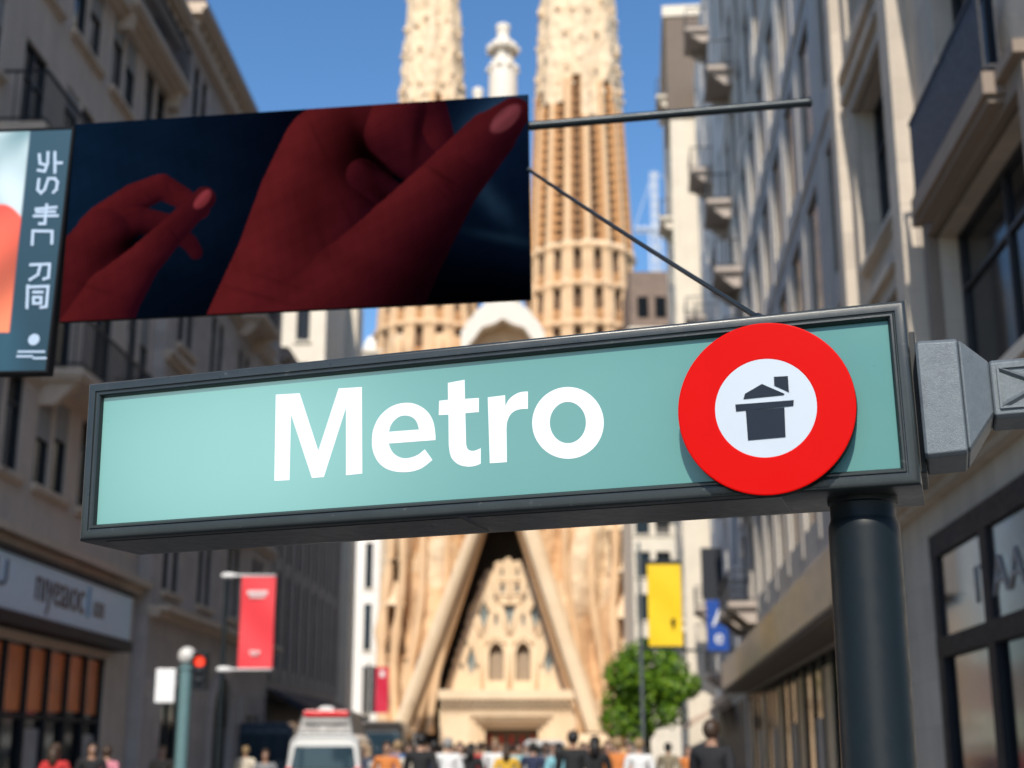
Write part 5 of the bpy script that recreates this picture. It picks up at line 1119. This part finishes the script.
# small crimson banner further down the street
r, w, h_, cl = banner('street_banner', 'small crimson banner with black edge hanging beside the white building', 'banner', 80, 376, 388, 667, 713, M['crimson'])
mb = MB(); mb.box(-w / 2 - .28, -w / 2 - .005, -.05, .05, -.02, h_ + .05); mb.build('black_edge', M['navy'], r)
mb = MB(); pxx = -w / 2 - .4; zb = r.location.z; mb.lathe([(.14, .13 - zb), (.07, .3 - zb), (.06, h_ + .2), (.01, h_ + .28)], (pxx, 0, 0), 12); mb.build('pole', M['rod'], r)
mb = MB(); mb.box(-.12, .12, -.055, -.04, h_ * .78, h_ * .92); mb.build('printing', M['white_paint'], cl)
# blue sign with white letters, dark cap panel
Yb = 55; a, b = at(706, 600, Yb), at(729, 651, Yb); r = empty('hanging_sign', (a.x, Yb, b.z)); tag(r, 'blue hanging sign with white letters below a black panel, right row', 'sign')
w, hh = b.x - a.x, a.z - b.z; mb = MB(); mb.box(0, w, -.06, .06, 0, hh); sb_ = mb.build('blue_panel', M['blue_sign'], r, bevel=.015)
mb = MB(); c = at(702, 548, Yb); mb.box(-.14, w - .12, -.09, .09, hh + .02, c.z - b.z); mb.build('black_panel', M['navy'], r, bevel=.02)
mb = MB(); mb.box(w, rx(Yb) - a.x + .6, -.03, .03, hh - .1, hh - .04); mb.box(w, rx(Yb) - a.x + .6, -.03, .03, .04, .1); mb.build('wall_arm', M['rod'], r)
text_obj('A', 1.0, .01, M['white_paint'], sb_, Matrix.Translation((.18, -.075, hh * .48)) @ Matrix.Rotation(PI / 2, 4, 'X')); text_obj('e', .8, .01, M['white_paint'], sb_, Matrix.Translation((.25, -.075, hh * .14)) @ Matrix.Rotation(PI / 2, 4, 'X'))

# ================================================================ VEHICLES
def vehicle(name, label, cat, loc, W, L, H, paint, roofm=None, hood=False, kind='van'):
    r = empty(name, loc); tag(r, label, cat)
    zs0, zw, zr = .32, H * .52, H
    def ring(y, W, z0, zw, zt, tum):
        w = W / 2; return [(-w * .94, y, z0), (w * .94, y, z0), (w, y, z0 + .25), (w, y, zw), (w * (1 - tum), y, zt - .16), (w * (1 - tum) - .16, y, zt), (-w * (1 - tum) + .16, y, zt), (-w * (1 - tum), y, zt - .16), (-w, y, zw), (-w, y, z0 + .25)]
    mb = MB(); t = .09
    mb.loops([ring(.06, W * .97, zs0 + .05, zw, zr - .14, t + .01), ring(.0, W * .985, zs0, zw, zr - .07, t), ring(.3, W, zs0, zw, zr, t), ring(L * .62, W, zs0, zw, zr, t), ring(L * .74, W, zs0, zw, zr - .06, t), ring(L * .86, W * .99, zs0, zw, zw + .25, .12), ring(L * .985, W * .94, zs0, zw - .15, zw + .02, .06), ring(L, W * .9, zs0 + .1, zw - .3, zw - .18, .05)])
    body = mb.build('body', paint, r, bevel=.035, seg=3, angle=40)
    # rear window, lamps, bumper, plate
    ww = W * (1 - t) * .43; mb = MB()
    mb.hexa([(-W * .44, -.012, zw + .06), (W * .44, -.012, zw + .06), (W * .44, .05, zw + .06), (-W * .44, .05, zw + .06)], [(-ww, .012, zr - .34), (ww, .012, zr - .34), (ww, .07, zr - .34), (-ww, .07, zr - .34)]); mb.build('rear_window', M['car_glass'], r, bevel=.02)
    for s in (-1, 1):
        mb = MB(); mb.hexa([(s * W * .36, -.03, zw - .42), (s * W * .492, -.03, zw - .42), (s * W * .492, .08, zw - .42), (s * W * .36, .08, zw - .42)], [(s * W * .42, -.03, zw + .10), (s * W * .495, -.03, zw + .10), (s * W * .495, .08, zw + .10), (s * W * .42, .08, zw + .10)]); mb.build('tail_lamp', M['red_plastic'], r, bevel=.012)
        mb = MB(); x = s * (W / 2 - .028); mb.hexa([(x - .035, .5, zw + .05), (x + .035, .5, zw + .05), (x + .035, L * .78, zw + .05), (x - .035, L * .78, zw + .05)], [(x - s * t * W * .36 - .035, .55, zr - .3), (x - s * t * W * .36 + .035, .55, zr - .3), (x - s * t * W * .36 + .035, L * .68, zr - .3), (x - s * t * W * .36 - .035, L * .68, zr - .3)]); mb.build('side_window', M['car_glass'], r)
        mb = MB(); mb.box(s * W * .30 - .14, s * W * .30 + .14, L - .06, L + .012, zw - .38, zw - .22); mb.build('headlight', M['white_enamel'], r, bevel=.02)
        mb = MB(); mb.box(s * (W / 2 + .10) - .09, s * (W / 2 + .10) + .09, L * .78, L * .78 + .1, zw + .06, zw + .26); mb.build('wing_mirror', paint, r, bevel=.03)
        for y in (L * .18, L * .82):
            mb = MB(); xc = s * (W / 2 - .12); mb.lathe([(.19, -.1), (.30, -.105), (.33, -.07), (.33, .07), (.30, .105), (.19, .1)], (xc, y, .335), 24, 'x'); tw = mb.build('wheel', M['tyre'], r, smooth=True)
            mb = MB(); mb.lathe([(.03, .09 * s), (.07, .105 * s), (.16, .07 * s), (.195, .095 * s)], (xc, y, .335), 18, 'x'); mb.build('rim', M['rim'], tw)
    mb = MB(); mb.box(-W * .47, W * .47, -.10, .05, .34, .62); mb.build('bumper', paint, r, bevel=.04); mb = MB(); mb.box(-.26, .26, -.03, .01, zw - .3, zw - .18); mb.build('number_plate', M['plate'], r)
    mb = MB(); mb.hexa([(-W * .43, L * .86 + .0, zw + .30), (W * .43, L * .86, zw + .30), (W * .43, L * .84, zw + .30), (-W * .43, L * .84, zw + .30)], [(-W * .38, L * .755, zr - .14), (W * .38, L * .755, zr - .14), (W * .38, L * .74, zr - .14), (-W * .38, L * .74, zr - .14)]); mb.build('windscreen', M['car_glass'], r)
    return r, body
Yv = 36; xv = at(324, 740, Yv).x; Wv = 1.86; Hv = at(324, 732.5, Yv).z
r, b_ = vehicle('emergency_van', 'white van seen from behind with grey raised roof, red light bar and beacon', 'van', (xv, Yv, .012), Wv, 4.9, Hv, M['van_white'])
zt = zat(709.5, Yv) ; mb = MB(); wl = Wv * .40
def rr4(y, w, z): return [(-w, y[0], z), (w, y[0], z), (w, y[1], z), (-w, y[1], z)]
mb.hexa(rr4((.10, 3.1), wl, Hv - .06), rr4((.36, 2.7), wl * .80, zt - .02)); hr_ = mb.build('raised_roof', M['van_grey'], r, bevel=.06, seg=3)
mb = MB(); mb.box(-.56, .56, .20, .36, zt - .17, zt - .03); mb.build('light_bar', M['red_plastic'], hr_, bevel=.02)
mb = MB(); mb.box(-.54, .54, .13, .24, zt - .34, zt - .22); mb.build('rear_strip', M['display_g'], hr_, bevel=.01)
mb = MB(); mb.ball((0, .3, zt + .0), .12, 14, 8, (1.8, 1, .7)); mb.build('beacon', M['white_paint'], hr_, smooth=True)
Y2 = 42; x2 = at(263, 740, Y2).x; vehicle('parked_van', 'dark blue van partly hidden left of the white van', 'van', (x2, Y2, .012), 1.95, 5.0, zat(722, Y2), M['van_blue'])
Y3 = 44; x3 = at(374, 740, Y3).x; vehicle('parked_van', 'dark taupe van just right of the white van', 'van', (x3, Y3, .012), 1.95, 5.4, zat(721, Y3), M['van_taupe'])
Y4 = 62; x4 = at(545, 740, Y4).x; vehicle('parked_van', 'white van roof above the crowd in front of the church door', 'van', (x4, Y4, .012), 1.95, 4.8, zat(740, Y4), M['van_white'])

# ================================================================ PEOPLE
SK = [mat('skin_light', (.50, .30, .21), .55, var=.04), mat('skin_tan', (.36, .20, .13), .55, var=.04), mat('skin_dark', (.14, .075, .05), .55, var=.04)]
HAIR = [mat('black_hair', (.012, .010, .010), .5, var=.2, scale=40), mat('brown_hair', (.05, .028, .016), .5, var=.2, scale=40), mat('fair_hair', (.30, .20, .10), .5, var=.2, scale=40), mat('grey_hair', (.28, .27, .26), .5, var=.2, scale=40)]
CL = {n: mat(n + '_cloth', c, .85, var=.08, scale=5, bump=.2, bscale=60) for n, c in dict(black=(.012, .012, .014), white=(.72, .72, .72), red=(.50, .03, .03), blue=(.05, .14, .35), navy=(.02, .03, .07), yellow=(.65, .38, .04), pink=(.60, .22, .28), aqua=(.22, .48, .55), grey=(.20, .20, .21), orange=(.60, .20, .05), cream=(.62, .55, .44), denim=(.06, .09, .16), khaki=(.22, .18, .12)).items()}
SHOE = mat('dark_shoe_leather', (.02, .018, .017), .5)
def skinned(name, verts, edges, radii, roots, sub=2, flat=None):
    me = bpy.data.meshes.new(name); me.from_pydata(verts, edges, []); o = bpy.data.objects.new(name, me); COL.objects.link(o)
    md = o.modifiers.new('skin', 'SKIN'); md.use_smooth_shade = True; md.branch_smoothing = .4
    sv = me.skin_vertices[0].data
    for i, r in enumerate(radii): sv[i].radius = r if isinstance(r, tuple) else (r, r)
    for i in range(len(verts)): sv[i].use_root = i in roots
    ss = o.modifiers.new('sub', 'SUBSURF'); ss.levels = ss.render_levels = sub
    dg = bpy.context.evaluated_depsgraph_get(); out = bpy.data.meshes.new_from_object(o.evaluated_get(dg)); out.name = name
    bpy.data.objects.remove(o); bpy.data.meshes.remove(me); out.polygons.foreach_set('use_smooth', [True] * len(out.polygons)); return out
def figure(step, swing, longhair=False, coat=False, bag=False):
    """a walker 1.72 m tall facing -y; returns meshes for body, top, trousers, hair, shoes"""
    hip, kn, an = .90, .50, .085; L_ = {}
    sx, ax = .095, .19
    def legp(s, f): return [(s * sx, 0, hip - .04), (s * sx, -.10 * f - .03, kn), (s * sx * 1.02, -.24 * f + (.09 if f < 0 else 0), an), (s * sx * 1.08, -.24 * f - .12 + (.09 if f < 0 else 0), .035)]
    def armp(s, f): return [(s * ax, .01, 1.41), (s * (ax + .055), .02 - .10 * f, 1.14), (s * (ax + .05), -.06 - .20 * f, .90), (s * (ax + .048), -.075 - .22 * f, .84)]
    V = [(0, 0, .93), (0, .005, 1.08), (0, .0, 1.26), (0, .012, 1.40), (0, .012, 1.475), (0, -.005, 1.545), (0, -.012, 1.63), (0, -.004, 1.695)]
    Rr = [(.135, .09), (.115, .08), (.13, .088), (.10, .07), (.054, .054), (.066, .078), (.076, .094), (.045, .06)]
    E_ = [(i, i + 1) for i in range(7)]
    def chain(start, pts, rs):
        prev = start
        for p, r in zip(pts, rs): V.append(p); Rr.append(r); E_.append((prev, len(V) - 1)); prev = len(V) - 1
    for s, f in ((-1, step), (1, -step)): chain(0, legp(s, f), [.088, .058, .038, .032])
    for s, f in ((-1, -swing), (1, swing)): chain(3, armp(s, f), [.046, .036, .028, (.02, .036)])
    roots = {0}
    for s, f in ((-1, -swing), (1, swing)):    # fingers and thumbs, rooted inside the palm
        w_ = Vector(armp(s, f)[3])
        for q in range(4):
            b0 = w_ + Vector((0, -.024 + .016 * q, .0)); ln = [.062, .070, .066, .052][q]; i0 = len(V)
            for t, r in ((0, .009), (.55, .0085), (1, .007)): V.append(tuple(b0 + Vector((-s * .018 * t * t, -.004 * t, -.03 - ln * t)))); Rr.append(r)
            E_ += [(i0, i0 + 1), (i0 + 1, i0 + 2)]; roots.add(i0)
        i0 = len(V)
        for t, r in ((0, .011), (.5, .010), (1, .008)): V.append(tuple(w_ + Vector((-s * .012 * t, -.02 - .03 * t, .012 - .055 * t)))); Rr.append(r)
        E_ += [(i0, i0 + 1), (i0 + 1, i0 + 2)]; roots.add(i0)
    body = skinned('body', V, E_, Rr, roots)
    bm = bmesh.new(); bm.from_mesh(body)      # nose, brow, ears
    for v in bm.verts:
        x, y, z = v.co
        if z > 1.5:
            if y < -.05: v.co.y -= .022 * math.exp(-(x / .014) ** 2 - ((z - 1.585) / .022) ** 2) - .008 * (math.exp(-((abs(x) - .032) / .014) ** 2 - ((z - 1.615) / .012) ** 2)) - .004 * math.exp(-(x / .03) ** 2 - ((z - 1.545) / .007) ** 2)
            if abs(x) > .05: v.co.x += math.copysign(.014, x) * math.exp(-((y - .008) / .022) ** 2 - ((z - 1.60) / .03) ** 2)
    bm.to_mesh(body); bm.free()
    g = .016; tv = [(0, 0, .86 if not coat else .52), (0, 0, .98), (0, .005, 1.10), (0, 0, 1.27), (0, .012, 1.405), (0, .012, 1.452)]
    tr = [(.165 + g, .125) if not coat else (.23, .18), (.15 + g, .115 + g), (.137 + g, .10 + g), (.158 + g, .108 + g), (.135 + g, .098 + g), (.064, .064)]
    te = [(i, i + 1) for i in range(5)]
    for s, f in ((-1, -swing), (1, swing)):
        pr = 4
        for p, r in zip(armp(s, f)[:3], (.076, .060, .046)): tv.append(p); tr.append(r); te.append((pr, len(tv) - 1)); pr = len(tv) - 1
    top = skinned('top', tv, te, tr, {2})
    pv = [(0, 0, .97), (0, 0, .90)]; prr = [(.152, .112), (.158, .118)]; pe = [(0, 1)]
    for s, f in ((-1, step), (1, -step)):
        pr = 1
        for p, r in zip(legp(s, f)[:3], (.100, .072, .058)): pv.append(p); prr.append(r); pe.append((pr, len(pv) - 1)); pr = len(pv) - 1
    trs = skinned('trousers', pv, pe, prr, {0})
    mb = MB()
    for s, f in ((-1, step), (1, -step)): l = legp(s, f); mb.ball((l[3][0], l[3][1] + .04, .048), .1, 12, 8, (.46, 1.35, .48))
    shoes = mb.mesh('shoe', [SHOE], smooth=True)
    mb = MB(); mb.ball((0, .006, 1.628), .112, 18, 14, (.86, 1.0, 1.02))
    if longhair: mb.path([(0, .06, 1.66), (0, .085, 1.56), (0, .088, 1.45), (0, .075, 1.36)], [.075, .088, .085, .04], 12)
    hair = mb.mesh('hair', [HAIR[0]], smooth=True); bm = bmesh.new(); bm.from_mesh(hair)
    kill = [v for v in bm.verts if (v.co.y < -.022 and v.co.z < 1.665) or (v.co.z < 1.575 and v.co.y < .02)]; bmesh.ops.delete(bm, geom=kill, context='VERTS'); bm.to_mesh(hair); bm.free()
    mb = MB(); [mb.ball((s * .032, -.088, 1.613), .0125, 8, 6) for s in (-1, 1)]; eyes = mb.mesh('eyes', [M['white_enamel']], smooth=True)
    return dict(body=body, top=top, trousers=trs, shoes=shoes, hair=hair, eyes=eyes)
KINDS = [figure(1, 1), figure(-.8, -.7, True), figure(.15, .1, True, True), figure(.2, .15, False), figure(.9, .8, False, True)]
def person(px, Y, ht, rz, kind, skin, hair, top, leg, label, group=None, z0=.012, hat=False):
    K = KINDS[kind]; x = at(px, 745, Y).x; r = empty('person', (x, Y, z0), rz); tag(r, label, 'person', group); s = ht / 1.74
    def put_(nm, me, m):
        o = put(nm, me, r); o.scale = (s, s, s)
        if not me.materials: me.materials.append(m)
        o.material_slots[0].link = 'OBJECT'; o.material_slots[0].material = m; return o
    put_('body', K['body'], SK[skin]); put_('top', K['top'], CL[top]); put_('trousers', K['trousers'], CL[leg]); put_('shoes', K['shoes'], SHOE); put_('hair', K['hair'], HAIR[hair]); put_('eyes', K['eyes'], M['white_enamel'])
    if hat:
        mb = MB(); mb.lathe([(.17, 1.655), (.172, 1.665), (.108, 1.672), (.10, 1.76), (.07, 1.78), (.01, 1.785)], (0, 0, 0), 20); o = mb.build('hat', CL['black'], r, smooth=True); o.scale = (s, s, s)
    return r
#   px, Y, height, turn, kind, skin, hair, top, legs, label
PEOPLE = [
 (57, 22.0, 1.62, 2.9, 1, 0, 1, 'red', 'denim', 'person in a red top near the shop window at far left'),
 (93, 24, 1.66, .3, 2, 1, 0, 'black', 'black', 'person in a black coat passing the orange shop window'),
 (108, 25, 1.60, 3.0, 0, 0, 1, 'pink', 'navy', 'person in a pink top passing the orange shop window'),
 (163, 29, 1.62, .2, 3, 0, 2, 'khaki', 'denim', 'fair-haired person in khaki left of the teal lamp post'),
 (246, 33.0, 1.64, 3.1, 0, 0, 2, 'cream', 'denim', 'person in cream beside the dark blue van'),
 (266, 28.0, 1.55, .1, 3, 1, 1, 'grey', 'navy', 'person in grey in front of the dark blue van'),
 (387, 28.0, 1.70, .2, 0, 1, 1, 'orange', 'denim', 'person in an orange top left of the church crowd'),
 (398, 30.0, 1.74, 2.9, 3, 0, 2, 'blue', 'navy', 'person in a blue top at the left of the church crowd'),
 (409, 29.0, 1.66, .1, 1, 1, 1, 'cream', 'khaki', 'person in cream between the blue and black tops'),
 (421, 24.0, 1.80, 3.1, 4, 0, 0, 'black', 'black', 'tall person in a long black coat, left of the white tops'),
 (434, 28.0, 1.72, 3.0, 0, 1, 0, 'navy', 'black', 'person in navy left of the white tops'),
 (448, 27.0, 1.76, 3.2, 3, 0, 3, 'white', 'denim', 'grey-haired person in white among the crowd'),
 (460, 31.0, 1.72, .2, 1, 0, 1, 'white', 'khaki', 'brown-haired person in white beside the grey-haired one'),
 (471, 29.0, 1.68, 3.0, 2, 1, 0, 'black', 'black', 'long-haired person in black left of the red top'),
 (481, 33.0, 1.74, 3.1, 0, 0, 1, 'red', 'denim', 'person in a red top below the church door'),
 (495, 30.0, 1.78, .1, 3, 1, 2, 'white', 'cream', 'fair-haired person in white below the church door'),
 (507, 28.0, 1.66, 3.0, 1, 0, 1, 'yellow', 'denim', 'person in a yellow top below the church door'),
 (519, 34.0, 1.72, .2, 0, 1, 0, 'aqua', 'navy', 'person in pale aqua right of the yellow top'),
 (533, 29.0, 1.70, 3.1, 4, 0, 0, 'navy', 'black', 'dark-haired person in navy before the white van'),
 (546, 31.0, 1.72, .1, 3, 2, 0, 'grey', 'denim', 'person in grey before the white van'),
 (559, 28.0, 1.68, 2.9, 1, 0, 0, 'aqua', 'white', 'person in aqua right of the white van'),
 (573, 24.0, 1.84, 3.1, 4, 1, 0, 'black', 'black', 'tall person in a black coat right of the white van'),
 (583, 32.0, 1.72, .2, 0, 1, 1, 'cream', 'khaki', 'person in cream between two black coats'),
 (595, 24.5, 1.76, 3.0, 1, 0, 0, 'black', 'black', 'long-haired person in a black coat by the right porch leg'),
 (608, 30.0, 1.74, .1, 1, 0, 1, 'red', 'cream', 'person in a red top left of the street tree'),
 (618, 27.0, 1.76, 3.1, 0, 1, 2, 'orange', 'denim', 'fair-haired person in orange left of the street tree'),
 (629, 31.0, 1.70, .1, 3, 0, 0, 'navy', 'grey', 'person in navy under the street tree'),
 (639, 26.0, 1.74, 3.1, 3, 0, 2, 'white', 'denim', 'fair-haired person in white under the street tree'),
 (668, 33.0, 1.72, 3.0, 0, 1, 0, 'khaki', 'black', 'person in khaki right of the street tree'),
 (688, 34.0, 1.66, .1, 1, 0, 1, 'orange', 'denim', 'person in orange before the beige awning'),
 (392, 41, 1.74, .2, 3, 0, 0, 'denim', 'black', 'small distant person in denim blue at the far left of the crowd'),
 (415, 44, 1.70, 3.0, 0, 1, 1, 'cream', 'khaki', 'small distant person in cream behind the black coat'),
 (428, 39, 1.72, .1, 1, 0, 1, 'grey', 'denim', 'small distant brown-haired person in grey behind the navy top'),
 (441, 46, 1.76, 3.1, 3, 2, 0, 'red', 'black', 'small distant person in red behind the two white tops'),
 (454, 42, 1.70, .2, 0, 0, 0, 'black', 'denim', 'small distant dark-haired person between the two white tops'),
 (466, 48, 1.74, 3.0, 1, 1, 1, 'aqua', 'cream', 'small distant person in aqua left of the church door'),
 (477, 40, 1.72, .1, 3, 0, 3, 'khaki', 'navy', 'small distant grey-haired person in khaki left of the church door'),
 (488, 45, 1.70, 3.1, 0, 1, 0, 'navy', 'black', 'small distant person in navy before the church door'),
 (501, 43, 1.74, .2, 1, 0, 2, 'pink', 'denim', 'small distant fair-haired person in pink before the church door'),
 (513, 47, 1.76, 3.0, 3, 1, 0, 'orange', 'black', 'small distant person in orange before the church door'),
 (526, 42, 1.72, .1, 0, 0, 1, 'white', 'grey', 'small distant person in white beside the white van'),
 (539, 40, 1.70, 3.1, 1, 2, 0, 'black', 'black', 'small distant long-haired person in black before the white van'),
 (553, 39, 1.74, .2, 3, 0, 1, 'blue', 'denim', 'small distant person in blue before the white van'),
 (566, 44, 1.72, 3.0, 0, 1, 2, 'cream', 'khaki', 'small distant fair-haired person in cream right of the white van'),
 (589, 41, 1.76, .1, 3, 0, 0, 'navy', 'black', 'small distant person in navy between two black coats'),
 (602, 43, 1.70, 3.1, 1, 1, 1, 'pink', 'grey', 'small distant person in pink by the right porch leg'),
 (613, 40, 1.74, .2, 0, 0, 3, 'grey', 'denim', 'small distant grey-haired person left of the street tree'),
]
for a in PEOPLE: person(*a, group='people in the street')
person(712, 16.5, 1.84, 2.7, 0, 1, 1, 'black', 'black', 'close large figure with short brown hair and black top, at right', 'people in the street')
